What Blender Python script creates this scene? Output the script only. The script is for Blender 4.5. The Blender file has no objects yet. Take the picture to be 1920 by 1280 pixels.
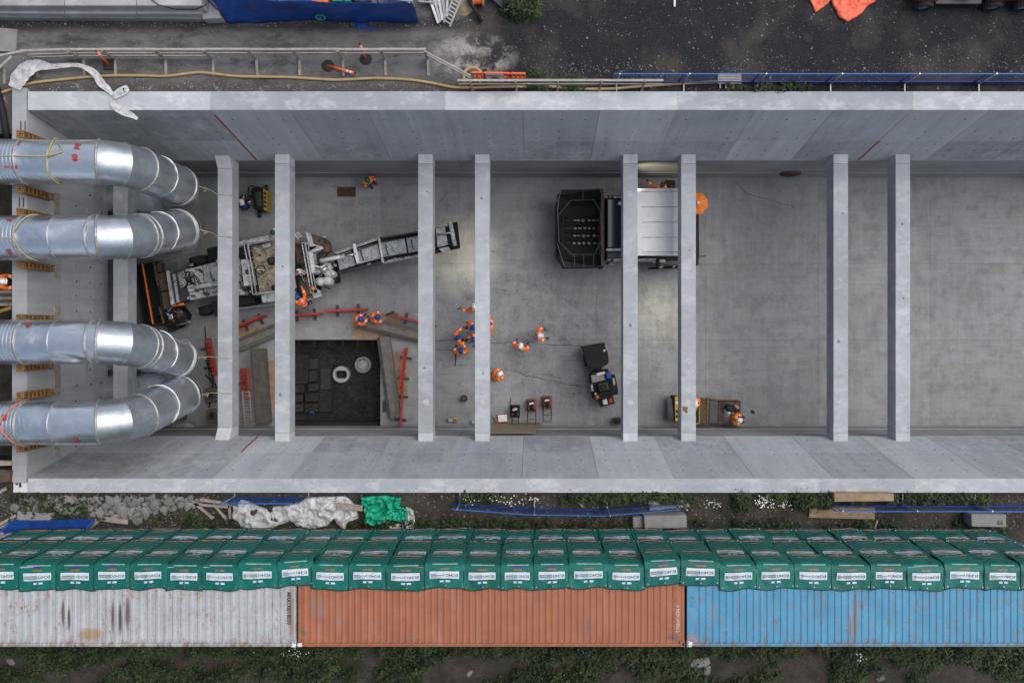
import bpy, math, random
from mathutils import Vector, Matrix, noise
R = math.radians
SC = bpy.context.scene
COL = SC.collection
random.seed(7)
# ------------------------------------------------------------------ camera
F, H = 1577.0, 31.6          # focal length in photo pixels, camera height above the site ground (m)
NX, NY = 1000.0, 623.0       # foot of the plumb line under the drone, in the photo
cam = bpy.data.cameras.new('camera'); camo = bpy.data.objects.new('camera', cam); COL.objects.link(camo)
camo.location = (0, 0, H); camo.rotation_euler = (0, 0, 0)
cam.sensor_width = 36; cam.sensor_fit = 'HORIZONTAL'; cam.lens = 36 * F / 1920
cam.shift_x = -(NX - 960) / 1920; cam.shift_y = -(640 - NY) / 1920
cam.clip_start = 0.5; cam.clip_end = 2000
SC.camera = camo
# ------------------------------------------------------------------ sky, sun, exposure
SUN_EL, SUN_AZ = 58, 66
world = bpy.data.worlds.new('World'); SC.world = world; world.use_nodes = True
wn = world.node_tree; bg = wn.nodes['Background']
sky = wn.nodes.new('ShaderNodeTexSky'); sky.sky_type = 'NISHITA'; sky.sun_disc = False
sky.sun_elevation = R(SUN_EL); sky.sun_rotation = R(SUN_AZ); sky.air_density = 1.0; sky.dust_density = 4.0; sky.ozone_density = 1.0
hs = wn.nodes.new('ShaderNodeHueSaturation'); hs.inputs['Saturation'].default_value = 0.72
wn.links.new(sky.outputs[0], hs.inputs['Color']); wn.links.new(hs.outputs[0], bg.inputs[0]); bg.inputs[1].default_value = 0.09
sl = bpy.data.lights.new('sun', 'SUN'); sl.energy = 0.95; sl.angle = R(60); sl.color = (1, .985, .97)
so = bpy.data.objects.new('sun', sl); COL.objects.link(so); so.location = (0, 0, 60)
so.rotation_euler = (R(90 - SUN_EL), 0, R(180 - SUN_AZ))
SC.view_settings.view_transform = 'Standard'; SC.view_settings.look = 'None'; SC.view_settings.gamma = 1
SC.view_settings.use_curve_mapping = False; SC.view_settings.exposure = 0.8
# ------------------------------------------------------------------ helpers
def W(px, py, z):
    d = H - z
    return Vector(((px - NX) * d / F, (NY - py) * d / F, z))
def sc_(z): return (H - z) / F            # metres per photo pixel at height z
class MB:
    def __init__(s): s.v = []; s.f = []; s.mi = []; s.cur = 0
    def add(s, vs, fs):
        b = len(s.v); s.v += [tuple(p) for p in vs]
        for f in fs: s.f.append(tuple(b + i for i in f)); s.mi.append(s.cur)
        return s
    def box(s, x0, x1, y0, y1, z0, z1):
        return s.add([(x0,y0,z0),(x1,y0,z0),(x1,y1,z0),(x0,y1,z0),(x0,y0,z1),(x1,y0,z1),(x1,y1,z1),(x0,y1,z1)],
                     [(3,2,1,0),(4,5,6,7),(0,1,5,4),(1,2,6,5),(2,3,7,6),(3,0,4,7)])
    def prism(s, pts, z1, z0):
        n = len(pts); a = sum(pts[i][0]*pts[(i+1)%n][1]-pts[(i+1)%n][0]*pts[i][1] for i in range(n))
        zs = z1 if isinstance(z1, (list, tuple)) else [z1]*n
        zb = z0 if isinstance(z0, (list, tuple)) else [z0]*n
        q = [(p[0],p[1],zb[i]) for i,p in enumerate(pts)] + [(p[0],p[1],zs[i]) for i,p in enumerate(pts)]
        fs = [tuple(range(n-1,-1,-1)), tuple(range(n,2*n))] + [(i,(i+1)%n,n+(i+1)%n,n+i) for i in range(n)]
        if a < 0: fs = [tuple(reversed(f)) for f in fs]
        return s.add(q, fs)
    def pp(s, px, z1, z0):
        """prism whose top outline was measured on the photo at height z1"""
        n = len(px); zs = z1 if isinstance(z1, (list, tuple)) else [z1]*n
        return s.prism([W(p[0], p[1], zs[i])[:2] for i, p in enumerate(px)], z1, z0)
    def bar(s, p, q, w, h=None, up=(0,0,1)):
        h = h or w; p = Vector(p); q = Vector(q); d = (q-p).normalized(); up = Vector(up)
        if abs(d.dot(up)) > .98: up = Vector((0,1,0))
        a = d.cross(up).normalized()*w/2; b = a.cross(d).normalized()*h/2
        vs = [p-a-b,p+a-b,p+a+b,p-a+b,q-a-b,q+a-b,q+a+b,q-a+b]
        return s.add(vs, [(0,1,2,3),(7,6,5,4),(4,5,1,0),(5,6,2,1),(6,7,3,2),(7,4,0,3)])
    def cyl(s, p, q, r, n=12, r2=None, cap=True):
        r2 = r if r2 is None else r2
        p = Vector(p); q = Vector(q); d = (q-p).normalized()
        u = d.orthogonal().normalized(); w = d.cross(u); b = len(s.v)
        for c, rr in ((p,r),(q,r2)):
            for i in range(n):
                t = 2*math.pi*i/n; s.v.append(tuple(c+u*math.cos(t)*rr+w*math.sin(t)*rr))
        for i in range(n): s.f.append((b+i,b+(i+1)%n,b+n+(i+1)%n,b+n+i)); s.mi.append(s.cur)
        if cap:
            s.f.append(tuple(b+n-1-i for i in range(n))); s.f.append(tuple(b+n+i for i in range(n))); s.mi += [s.cur]*2
        return s
    def tube(s, path, r, n=8, cap=True):
        path = [Vector(p) for p in path]; b = len(s.v); m = len(path)
        rs = r if isinstance(r, (list,tuple)) else [r]*m
        u = None
        for k in range(m):
            d = (path[min(k+1,m-1)]-path[max(k-1,0)]).normalized()
            u = (d.orthogonal() if u is None else (u-d*u.dot(d))).normalized(); w = d.cross(u)
            for i in range(n):
                t = 2*math.pi*i/n; s.v.append(tuple(path[k]+(u*math.cos(t)+w*math.sin(t))*rs[k]))
        for k in range(m-1):
            for i in range(n):
                s.f.append((b+k*n+i,b+k*n+(i+1)%n,b+(k+1)*n+(i+1)%n,b+(k+1)*n+i)); s.mi.append(s.cur)
        if cap:
            s.f.append(tuple(b+n-1-i for i in range(n))); s.f.append(tuple(b+(m-1)*n+i for i in range(n))); s.mi += [s.cur]*2
        return s
    def lathe(s, c, prof, n=16, sx=1, sy=1):
        c = Vector(c); b = len(s.v); m = len(prof)
        for r, z in prof:
            for i in range(n):
                t = 2*math.pi*i/n; s.v.append((c.x+math.cos(t)*r*sx, c.y+math.sin(t)*r*sy, c.z+z))
        for k in range(m-1):
            for i in range(n):
                s.f.append((b+k*n+i,b+k*n+(i+1)%n,b+(k+1)*n+(i+1)%n,b+(k+1)*n+i)); s.mi.append(s.cur)
        return s
    def ribbon(s, path, w, up=(0,0,1)):
        path = [Vector(p) for p in path]; m = len(path); b = len(s.v); up = Vector(up)
        for k in range(m):
            d = (path[min(k+1,m-1)]-path[max(k-1,0)]).normalized(); a = d.cross(up).normalized()
            ww = (w[k] if isinstance(w,(list,tuple)) else w)/2
            s.v += [tuple(path[k]+a*ww), tuple(path[k]-a*ww)]
        for k in range(m-1): s.f.append((b+2*k,b+2*k+2,b+2*k+3,b+2*k+1)); s.mi.append(s.cur)
        return s
    def grid(s, nu, nv, fn):
        b = len(s.v)
        for j in range(nv+1):
            for i in range(nu+1): s.v.append(tuple(fn(i/nu, j/nv)))
        for j in range(nv):
            for i in range(nu):
                a = b+j*(nu+1)+i; s.f.append((a,a+1,a+nu+2,a+nu+1)); s.mi.append(s.cur)
        return s
    def mesh(s, name, mats, smooth=False):
        me = bpy.data.meshes.new(name); me.from_pydata(s.v, [], s.f)
        for m in (mats if isinstance(mats,(list,tuple)) else [mats]): me.materials.append(m)
        if any(s.mi): me.polygons.foreach_set('material_index', s.mi)
        if smooth: me.polygons.foreach_set('use_smooth', [True]*len(me.polygons))
        me.update(); return me
    def build(s, name, mat, parent=None, smooth=False, bevel=0, auto=False):
        o = bpy.data.objects.new(name, s.mesh(name, mat, smooth)); COL.objects.link(o)
        if parent: setpar(o, parent)
        if bevel:
            md = o.modifiers.new('bevel','BEVEL'); md.width = bevel; md.segments = 2; md.limit_method = 'ANGLE'; md.angle_limit = R(40)
        if auto:
            md = o.modifiers.new('split','EDGE_SPLIT'); md.split_angle = R(38)
        return o
def wmat(o):
    m = Matrix.Translation(o.location) @ o.rotation_euler.to_matrix().to_4x4()
    return (wmat(o.parent) @ o.matrix_parent_inverse @ m) if o.parent else m
def setpar(o, p):
    o.parent = p; o.matrix_parent_inverse = wmat(p).inverted()
def tag(o, label=None, cat=None, group=None, kind=None):
    if label: o['label'] = label
    if cat: o['category'] = cat
    if group: o['group'] = group
    if kind: o['kind'] = kind
    return o
def thing(name, label, cat, loc=(0,0,0), group=None, rz=0):
    o = bpy.data.objects.new(name, None); COL.objects.link(o); o.location = loc; o.rotation_euler = (0,0,rz)
    o.empty_display_size = .2
    return tag(o, label, cat, group)
def copy_tree(o, parent=None):
    c = o.copy(); COL.objects.link(c)
    if parent: c.parent = parent
    for ch in list(o.children): copy_tree(ch, c)
    return c
ORD = ['first','second','third','fourth','fifth','sixth','seventh','eighth','ninth','tenth','eleventh','twelfth','thirteenth','fourteenth','fifteenth','sixteenth','seventeenth','eighteenth','nineteenth','twentieth']
ORD += ['twenty-'+o for o in ORD[:9]] + ['thirtieth','thirty-first','thirty-second']
def nz(x, y, z=0): return noise.noise(Vector((x, y, z)))
# ------------------------------------------------------------------ materials
def srgb(r, g, b):
    f = lambda c: (c/255/12.92) if c/255 <= .04045 else ((c/255+.055)/1.055)**2.4
    return (f(r), f(g), f(b))
class NT:
    def __init__(s, name):
        s.m = bpy.data.materials.new(name); s.m.use_nodes = True; s.t = s.m.node_tree
        s.b = s.t.nodes['Principled BSDF']; s.tc = s.t.nodes.new('ShaderNodeTexCoord').outputs['Object']
    def node(s, ty, **kw):
        n = s.t.nodes.new(ty)
        for k, v in kw.items(): setattr(n, k, v)
        return n
    def lk(s, a, b): s.t.links.new(a, b)
    def mapping(s, scale=(1,1,1), loc=(0,0,0), rot=(0,0,0), src=None):
        n = s.node('ShaderNodeMapping'); n.inputs['Scale'].default_value = scale; n.inputs['Location'].default_value = loc
        n.inputs['Rotation'].default_value = rot; s.lk(src or s.tc, n.inputs[0]); return n.outputs[0]
    def noise(s, scale, detail=4, rough=.55, vec=None, dist=0):
        n = s.node('ShaderNodeTexNoise'); n.inputs['Scale'].default_value = scale; n.inputs['Detail'].default_value = detail
        n.inputs['Roughness'].default_value = rough; n.inputs['Distortion'].default_value = dist; s.lk(vec or s.tc, n.inputs['Vector']); return n.outputs[0]
    def voro(s, scale, vec=None, out='Distance', feature='F1', rnd=1):
        n = s.node('ShaderNodeTexVoronoi'); n.feature = feature; n.inputs['Scale'].default_value = scale
        n.inputs['Randomness'].default_value = rnd; s.lk(vec or s.tc, n.inputs['Vector']); return n.outputs[out]
    def ramp(s, fac, stops, interp='LINEAR'):
        n = s.node('ShaderNodeValToRGB'); n.color_ramp.interpolation = interp; e = n.color_ramp.elements
        for i, (p, c) in enumerate(stops):
            if i > 1: e.new(p)
            e[i].position = p; c = (c,c,c) if isinstance(c,(int,float)) else c; e[i].color = (*c[:3], 1)
        s.lk(fac, n.inputs[0]); return n.outputs[0]
    def mix(s, fac, a, b, mode='MIX'):
        n = s.node('ShaderNodeMix'); n.data_type = 'RGBA'; n.blend_type = mode
        for inp, v in ((n.inputs['Factor'],fac),(n.inputs['A'],a),(n.inputs['B'],b)):
            if isinstance(v,(int,float)): inp.default_value = v if inp.name == 'Factor' else (v,v,v,1)
            elif isinstance(v,(tuple,list)): inp.default_value = (*v[:3],1)
            else: s.lk(v, inp)
        return n.outputs['Result']
    def math(s, op, a, b=0, c=None):
        n = s.node('ShaderNodeMath'); n.operation = op
        for i, v in enumerate((a, b) if c is None else (a, b, c)):
            if isinstance(v,(int,float)): n.inputs[i].default_value = v
            else: s.lk(v, n.inputs[i])
        return n.outputs[0]
    def xyz(s, vec=None):
        n = s.node('ShaderNodeSeparateXYZ'); s.lk(vec or s.tc, n.inputs[0]); return n.outputs
    def rand(s):
        return s.node('ShaderNodeObjectInfo').outputs['Random']
    def bump(s, h, st=.3, dist=.02):
        n = s.node('ShaderNodeBump'); n.inputs['Strength'].default_value = st; n.inputs['Distance'].default_value = dist
        s.lk(h, n.inputs['Height']); s.lk(n.outputs[0], s.b.inputs['Normal'])
    def out(s, col=None, rough=.7, metal=0, spec=.4):
        if col is not None:
            if isinstance(col,(tuple,list)): s.b.inputs['Base Color'].default_value = (*col[:3],1)
            else: s.lk(col, s.b.inputs['Base Color'])
        for k, v in (('Roughness',rough),('Metallic',metal),('Specular IOR Level',spec)):
            if isinstance(v,(int,float)): s.b.inputs[k].default_value = v
            else: s.lk(v, s.b.inputs[k])
        return s.m
def mul(c, k): return tuple(x*k for x in c)
def plain(name, col, rough=.6, metal=0, var=.25, scale=3, dirt=.0, bump=0, bscale=30, orand=0):
    n = NT(name)
    f = n.noise(scale, 5, .65); c = n.mix(n.ramp(f, [(.3,0),(.7,1)]), mul(col,1-var), mul(col,1+var))
    if dirt:
        d = n.noise(scale*2.3+1, 6, .7, n.mapping(loc=(3.1,7.7,1)))
        c = n.mix(n.ramp(d, [(.47,0),(.68,dirt)]), c, (.05,.042,.035))
    if orand: c = n.mix(1, c, n.ramp(n.rand(), [(0,1-orand),(1,1+orand*.3)]), 'MULTIPLY')
    if bump: n.bump(n.noise(bscale,4), bump, .02)
    return n.out(c, rough, metal)
def concrete(name, col, streak=None, var=.18, pits=.5, white=0, rnd=.12, bscale=14):
    n = NT(name)
    big = n.noise(.35, 6, .62); mid = n.noise(2.2, 6, .65, n.mapping(loc=(5,2,9))); fine = n.noise(26, 4, .7)
    c = n.mix(n.ramp(big,[(.3,0),(.7,1)]), mul(col,1-var), mul(col,1+var*.8))
    c = n.mix(n.ramp(mid,[(.35,.0),(.75,.55)]), c, mul(col,1-var*1.6))
    c = n.mix(n.ramp(fine,[(.35,0),(.65,.22)]), c, mul(col,.72))
    if streak:
        st = n.noise(1, 5, .7, n.mapping(scale=streak)); c = n.mix(n.ramp(st,[(.42,.0),(.72,.55)]), c, mul(col,.66))
        st2 = n.noise(1, 4, .7, n.mapping(scale=mul(streak,.45), loc=(4,4,4))); c = n.mix(n.ramp(st2,[(.45,.0),(.75,.45)]), c, mul(col,1.25))
    if white:
        wv = n.noise(1.1, 8, .72, n.mapping(scale=(1,1.6,1),loc=(8,1,3))); c = n.mix(n.ramp(wv,[(.5,0),(.62,white)]), c, mul((1,1.01,1.04),min(.62,col[0]*1.65)))
    if pits:
        p = n.voro(9); c = n.mix(n.ramp(p,[(.035,pits),(.075,0)]), c, mul(col,.3))
    if rnd: c = n.mix(1, c, n.ramp(n.rand(),[(0,1-rnd),(1,1+rnd*.5)]), 'MULTIPLY')
    n.bump(n.math('ADD', n.noise(bscale,5,.7), n.math('MULTIPLY', fine, .4)), .25, .015)
    return n.out(c, .82, 0, .3)
M = {}
CW = (.315,.325,.345)
M['wall'] = concrete('wall_concrete', (.42,.442,.468), (3.2,.25,.25), .22, .5)
M['wall_light'] = concrete('wall_concrete_light', (.49,.512,.538), (3.2,.25,.25), .14, .5)
M['wall_dark'] = concrete('wall_concrete_dark', (.375,.395,.42), (3.2,.25,.25), .3, .6, .35)
M['cap'] = concrete('coping_concrete', (.44,.462,.49), None, .16, .2, .6)
M['cap_blue'] = concrete('coping_concrete_blue', (.36,.385,.42), None, .16, .2, .5)
M['lower'] = concrete('lower_wall_concrete', (.33,.335,.345), (.3,1,2.5), .25, .3)
M['strut'] = concrete('strut_concrete', (.39,.415,.445), (.5,.5,.5), .2, .9, .3)
M['head'] = concrete('headwall_concrete', (.35,.365,.38), (.2,2.6,.2), .18, .4)
M['conc'] = concrete('rough_concrete', (.27,.265,.26), None, .25, .6, .2)
M['conc_lt'] = concrete('pale_concrete', (.36,.36,.365), None, .22, .5, .3)
M['groove'] = plain('dark_groove', (.035,.035,.037), .9)  # near-black base under the drain grate bars
M['hole'] = plain('tie_hole_dark', (.045,.045,.05), .9)
M['filler'] = plain('joint_filler', (.42,.40,.34), .8, var=.3, scale=6)
M['red'] = plain('red_seal', (.36,.025,.03), .6, var=.4, scale=8)
M['black'] = plain('black_steel', (.009,.009,.010), .75, .0, .3)
M['rubber'] = plain('black_rubber', (.022,.022,.023), .85, 0, .3, 10)
M['dark'] = plain('dark_grey_paint', (.04,.042,.046), .5, 0, .3)
M['white'] = plain('white_paint', (.60,.61,.63), .45, 0, .08, 2, .1)
M['mwhite'] = plain('worn_white_machine_paint', (.47,.48,.50), .55, 0, .25, 3.8, .95)
M['mgrey'] = plain('grey_machine_paint', (.34,.36,.385), .5, 0, .22, 3.6, .8)
M['grey'] = plain('grey_galvanised', (.32,.33,.34), .45, .5, .25, 4)
M['steel'] = plain('bare_steel', (.45,.46,.47), .35, .8, .2, 5)
M['rust'] = plain('rust', (.085,.042,.024), .85, 0, .5, 5, .5)
M['brown'] = plain('rusty_brown_steel', (.085,.056,.04), .8, 0, .5, 4, .7)
M['orange'] = plain('orange_paint', (.62,.17,.025), .5, 0, .2, 4)
M['redp'] = plain('red_plastic', (.38,.03,.018), .55, 0, .25, 4, .3)
M['orangep'] = plain('orange_plastic', (.80,.13,.025), .5, 0, .15, 4)
M['wht_tape'] = plain('white_band', (.75,.75,.75), .5, 0, .1)
M['timber'] = plain('weathered_timber', (.30,.265,.225), .85, 0, .3, 5, .3, .3, 25, .15)
M['timber_w'] = plain('pale_painted_timber', (.36,.325,.29), .8, 0, .2, 3, .3, 0, 30, .1)
M['timber_d'] = plain('old_dark_timber', (.10,.088,.075), .9, 0, .35, 4, .3, .4, 25, .1)
M['ply'] = plain('plywood', (.30,.215,.135), .8, 0, .25, 2.5, .35, .1, 20, .15)
M['yellow'] = plain('yellow_paint', (.40,.26,.03), .55, 0, .3, 4, .5)
M['ochre'] = plain('ochre_steel_beam', (.24,.125,.035), .65, 0, .5, 6, .75)
M['blue'] = plain('blue_paint', (.005,.05,.26), .45, 0, .25, 3, .1)
M['blue_lt'] = plain('bright_blue_paint', (.01,.13,.42), .45, 0, .2, 3)
M['tarp_b'] = plain('blue_sheeting', (.004,.05,.24), .38, 0, .3, 1.2, .12)
M['tarp_w'] = plain('white_sheeting', (.50,.50,.50), .55, 0, .25, 3, .45)
M['tarp_g'] = plain('green_sheeting', (.005,.30,.17), .42, 0, .35, 2, .1)
M['tarp_o'] = plain('orange_sheeting', (.78,.13,.06), .5, 0, .25, 1.5, .2)
M['hose'] = plain('yellow_hose', (.40,.285,.13), .55, 0, .15, 2, .2)
M['skin'] = plain('skin', (.32,.18,.12), .6, 0, .1)
M['jacket'] = plain('orange_jacket', (.85,.145,.015), .7, 0, .15, 8)
M['trouser'] = plain('dark_trousers', (.025,.028,.04), .8, 0, .3, 8)
M['trouser_o'] = plain('orange_trousers', (.62,.11,.015), .75, 0, .2, 8)
M['boot'] = plain('black_boots', (.015,.014,.013), .7)
M['reflect'] = plain('reflective_tape', (.70,.70,.66), .4, 0, .05)
M['reflect_y'] = plain('yellow_reflective_tape', (.62,.66,.22), .45, 0, .08)
M['hat_w'] = plain('white_helmet', (.72,.72,.73), .35, 0, .05)
M['hat_b'] = plain('blue_helmet', (.01,.06,.26), .35, 0, .05)
M['hat_g'] = plain('green_helmet', (.008,.10,.05), .35, 0, .05)
M['hat_d'] = plain('dark_helmet', (.03,.03,.03), .5, 0, .05)
M['rope'] = plain('pale_rope', (.30,.30,.20), .8)
M['strap_y'] = plain('yellow_strap', (.33,.31,.12), .7)
M['strap_r'] = plain('red_strap', (.46,.18,.12), .7)
M['glass'] = plain('dark_glass', (.012,.018,.03), .12, 0, .1)
def solid_steel(name, corr=False):
    n = NT(name)
    f = n.noise(1.3, 5, .6); c = n.mix(n.ramp(f,[(.3,0),(.7,1)]), (.60,.65,.70), (.70,.74,.78))
    d = n.noise(5, 5, .7); c = n.mix(n.ramp(d,[(.58,0),(.78,.25)]), c, (.36,.37,.38))
    dn = n.noise(1.1, 3, .5, n.mapping(loc=(2,3,4)), .6)
    if not corr: n.bump(n.math('ADD', dn, n.math('MULTIPLY', n.noise(3.5,2),.10)), .5, .14)
    return n.out(c, n.ramp(f,[(.3,.26),(.7,.38)]), .95, .5)
M['duct'] = solid_steel('galvanised_sheet'); M['duct_c'] = solid_steel('spiral_galvanised_sheet', True)
M['duct_e'] = plain('galvanised_elbow_darkened', (.42,.46,.50), .42, .88, .18, 2, .15, .25, 2.5)  # same steel darkened and roughened to take the bright reflection off the bend
M['duct_b'] = plain('galvanised_painted_reflection', (.82,.84,.86), .26, .95, .06, 1.5, .1, .5, 1.4)  # sky reflection put into the colour: same steel, paler and smoother before the bend
M['weld'] = plain('flange_band', (.36,.36,.35), .5, .6, .3, 9, .4)
# ================================================================== THE SETTING
FZ = -9.4          # trench floor
WT = 0.15          # top of the trench walls
def ground_mat():
    n = NT('site_ground'); X, Y, Z = n.xyz()
    wob = n.noise(.45, 6, .65); wob2 = n.noise(1.7, 6, .7, n.mapping(loc=(9,4,2))); fine = n.noise(14, 5, .75); grit = n.noise(55, 3, .7)
    # yard on the right: dark asphalt planings with pale chips
    asp = n.mix(n.ramp(wob2,[(.3,0),(.75,1)]), (.008,.009,.012), (.022,.022,.026))
    asp = n.mix(n.ramp(fine,[(.45,0),(.7,.8)]), asp, (.045,.045,.051))
    chip = n.voro(16, out='Distance'); cmask = n.math('MULTIPLY', n.ramp(chip,[(.10,1),(.17,0)]), n.ramp(n.noise(.8,5,.7,n.mapping(loc=(1,6,2))),[(.38,0),(.62,1)]))
    asp = n.mix(n.math('MULTIPLY',cmask,.75), asp, (.26,.26,.28))
    # paving on the left: worn grey concrete with dust and damp
    pav = n.mix(n.ramp(wob,[(.3,0),(.7,1)]), (.10,.10,.106), (.19,.187,.185))
    pav = n.mix(n.ramp(wob2,[(.4,0),(.7,.7)]), pav, (.115,.105,.098))
    pav = n.mix(n.ramp(grit,[(.5,0),(.72,.5)]), pav, (.30,.30,.30))
    pl = n.noise(1.5, 8, .75, n.mapping(loc=(4.4,2.2,0))); 
    pw = n.math('MULTIPLY', n.ramp(X,[(0,0),(.001,1)]), 1)
    ex = n.math('ADD', X, n.math('MULTIPLY', n.math('SUBTRACT', wob2, .5), 3.2))
    m_asp = n.ramp(n.math('ADD', n.math('MULTIPLY', ex, .35), 1.35), [(.3,0),(.75,1)])
    # pale spilled mortar near the corner of the guard rail
    dx = n.math('MULTIPLY', n.math('ADD', X, 2.3), .55); dy = n.math('SUBTRACT', Y, 10.35)
    r2 = n.math('ADD', n.math('MULTIPLY',dx,dx), n.math('MULTIPLY',dy,dy))
    mm = n.math('MULTIPLY', n.ramp(r2,[(.2,1),(1,0)]), n.ramp(pl,[(.46,0),(.58,1)]))
    dmp = n.noise(1.1,7,.75,n.mapping(scale=(.6,1.6,1),loc=(7,1,4))); pav = n.mix(n.ramp(dmp,[(.48,0),(.62,.75)]), pav, (.045,.042,.042))
    eb = n.math('MULTIPLY', n.ramp(n.math('SUBTRACT',Y,n.math('MULTIPLY',wob,.6)),[(.0,1),(1,1)]), n.ramp(n.math('SUBTRACT',n.math('ADD',Y,n.math('MULTIPLY',wob2,.8)),9.4),[(.2,1),(.7,0)]))
    pav = n.mix(n.math('MULTIPLY',eb,.7), pav, (.06,.055,.05)); pav = n.mix(n.math('MULTIPLY',eb,n.ramp(n.noise(3.2,7,.8,n.mapping(loc=(1,1,8))),[(.56,0),(.66,.85)])), pav, (.36,.36,.36))
    north = n.mix(m_asp, pav, asp)
    gs = n.math('MULTIPLY', n.ramp(n.math('ABSOLUTE', n.math('SUBTRACT', n.math('ADD',Y,n.math('MULTIPLY',wob,.5)), 11.85)),[(.12,1),(.4,0)]), n.ramp(ex,[(0,1),(.01,0)]))
    north = n.mix(n.math('MULTIPLY',gs,.85), north, n.mix(n.ramp(chip,[(.08,1),(.16,0)]), (.03,.03,.032), (.2,.2,.2)))
    north = n.mix(n.math('MULTIPLY',mm,.8), north, (.42,.40,.38))
    tan = n.math('MULTIPLY', n.ramp(n.noise(.6,5,.6,n.mapping(loc=(2,8,1))),[(.5,0),(.68,.6)]), 1)
    north = n.mix(n.math('MULTIPLY',tan,.5), north, (.14,.115,.09))
    # soil on the south side
    soil = n.mix(n.ramp(wob2,[(.3,0),(.7,1)]), (.032,.027,.022), (.088,.074,.06))
    soil = n.mix(n.ramp(fine,[(.45,0),(.7,.7)]), soil, (.024,.02,.016))
    soil = n.mix(n.math('MULTIPLY', n.ramp(n.voro(11),[(.08,1),(.2,0)]), .35), soil, (.17,.16,.14))
    soil = n.mix(n.ramp(wob,[(.5,0),(.68,.75)]), soil, (.018,.026,.012))
    c = n.mix(n.ramp(n.math('MULTIPLY',n.math('ADD',Y,.5),.1),[(.49,0),(.51,1)]), soil, north)
    n.bump(n.math('ADD', fine, n.math('MULTIPLY', grit, .6)), .7, .05)
    return n.out(c, .9, 0, .25)
M['ground'] = ground_mat()
def floor_mat():
    n = NT('trench_floor_concrete'); X, Y, Z = n.xyz()
    big = n.noise(.28, 6, .6); mid = n.noise(1.4, 7, .68, n.mapping(loc=(3,3,3))); fine = n.noise(22, 4, .7)
    st = n.noise(1, 5, .7, n.mapping(scale=(.35,4,1))); st2 = n.noise(1, 5, .7, n.mapping(scale=(5,.5,1)))
    c = n.mix(n.ramp(big,[(.3,0),(.7,1)]), (.205,.213,.226), (.305,.312,.322))
    c = n.mix(n.ramp(st,[(.4,0),(.7,.45)]), c, (.155,.160,.17)); c = n.mix(n.ramp(st2,[(.45,0),(.72,.4)]), c, (.35,.353,.355))
    c = n.mix(n.ramp(mid,[(.48,0),(.68,.5)]), c, (.13,.131,.137))
    c = n.mix(n.ramp(fine,[(.4,0),(.7,.3)]), c, (.09,.09,.094))
    # tyre dirt and oil in the working area between the machines
    dm = n.noise(3.4, 8, .75, n.mapping(loc=(6,1,7)), .8)
    ax = n.math('MULTIPLY', n.math('ADD', X, 1.0), .14); ay = n.math('MULTIPLY', n.math('ADD', Y, .4), .22)
    area = n.ramp(n.math('ADD', n.math('MULTIPLY',ax,ax), n.math('MULTIPLY',ay,ay)),[(.25,1),(1,.15)])
    c = n.mix(n.math('MULTIPLY', area, n.ramp(dm,[(.54,0),(.66,.55)])), c, (.07,.071,.075))
    tn = n.noise(.7, 4, .6, n.mapping(loc=(2,2,5))); c = n.mix(n.math('MULTIPLY',n.ramp(tn,[(.55,0),(.7,.5)]),.7), c, (.21,.17,.135))
    du = n.noise(5, 8, .8, n.mapping(scale=(1,.6,1),loc=(1,9,2)), 1.2); c = n.mix(n.ramp(du,[(.56,0),(.7,.5)]), c, (.36,.362,.36))
    sp = n.voro(6.5, n.mapping(loc=(2,2,2))); c = n.mix(n.math('MULTIPLY', n.ramp(sp,[(.05,.8),(.12,0)]), n.ramp(big,[(.45,0),(.6,1)])), c, (.07,.07,.075))
    c = n.mix(1, c, n.ramp(n.rand(),[(0,.95),(1,1.04)]), 'MULTIPLY')
    n.bump(n.math('ADD', n.noise(9,5,.7), fine), .2, .012)
    return n.out(c, n.ramp(mid,[(.35,.62),(.7,.85)]), 0, .35)
M['floor'] = floor_mat()
# ---- ground: one sheet with the trench cut out of it
g = MB(); xs = [-300,-46,-19.47,60,300]; ys = [-300,-5.98,-5.2,7.45,8.99,300]
for i in range(4):
    for j in range(5):
        if (i == 2 and 1 <= j <= 3) or (i == 1 and j == 2): continue
        g.add([(xs[i],ys[j],0),(xs[i+1],ys[j],0),(xs[i+1],ys[j+1],0),(xs[i],ys[j+1],0)], [(0,1,2,3)])
tag(g.build('ground', M['ground']), kind='structure')
# ---- west excavation beside the headwall (only its edge shows)
g = MB(); g.box(-46,-19.5,-5.2,7.45,-4.6,-4.0); g.box(-46,-19.5,-5.6,-5.2,-4.6,-.01); g.box(-46,-19.5,7.45,7.9,-4.6,-.01); g.box(-46.4,-46,-5.2,7.45,-4.6,-.01)
tag(g.build('west_excavation', plain('excavated_earth',(.055,.047,.04),.95,0,.5,2,.4,.6,8)), kind='structure')
# ---- trench floor in cast slabs
pit = (W(531,637,FZ).x, W(713,637,FZ).x, W(700,793,FZ).y, W(700,637,FZ).y)
fl = thing('trench_floor', None, None, (0,0,FZ)); tag(fl, kind='structure')
cols = [-46,-33,-22,pit[0],pit[1],W(905,0,FZ).x,W(1118,0,FZ).x,W(1323,0,FZ).x,W(1535,0,FZ).x,W(1745,0,FZ).x,W(1960,0,FZ).x,32,46,60]
rows = [-4.56,pit[3],W(0,495,FZ).y,7.6]
gp = .003
for i in range(len(cols)-1):
    for j in range(3):
        if j == 0 and abs(cols[i]-pit[0]) < .01: continue
        MB().box(cols[i]+gp,cols[i+1]-gp,rows[j]+gp,rows[j+1]-gp,FZ-.4,FZ).build('floor_slab', M['floor'], fl)
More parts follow.
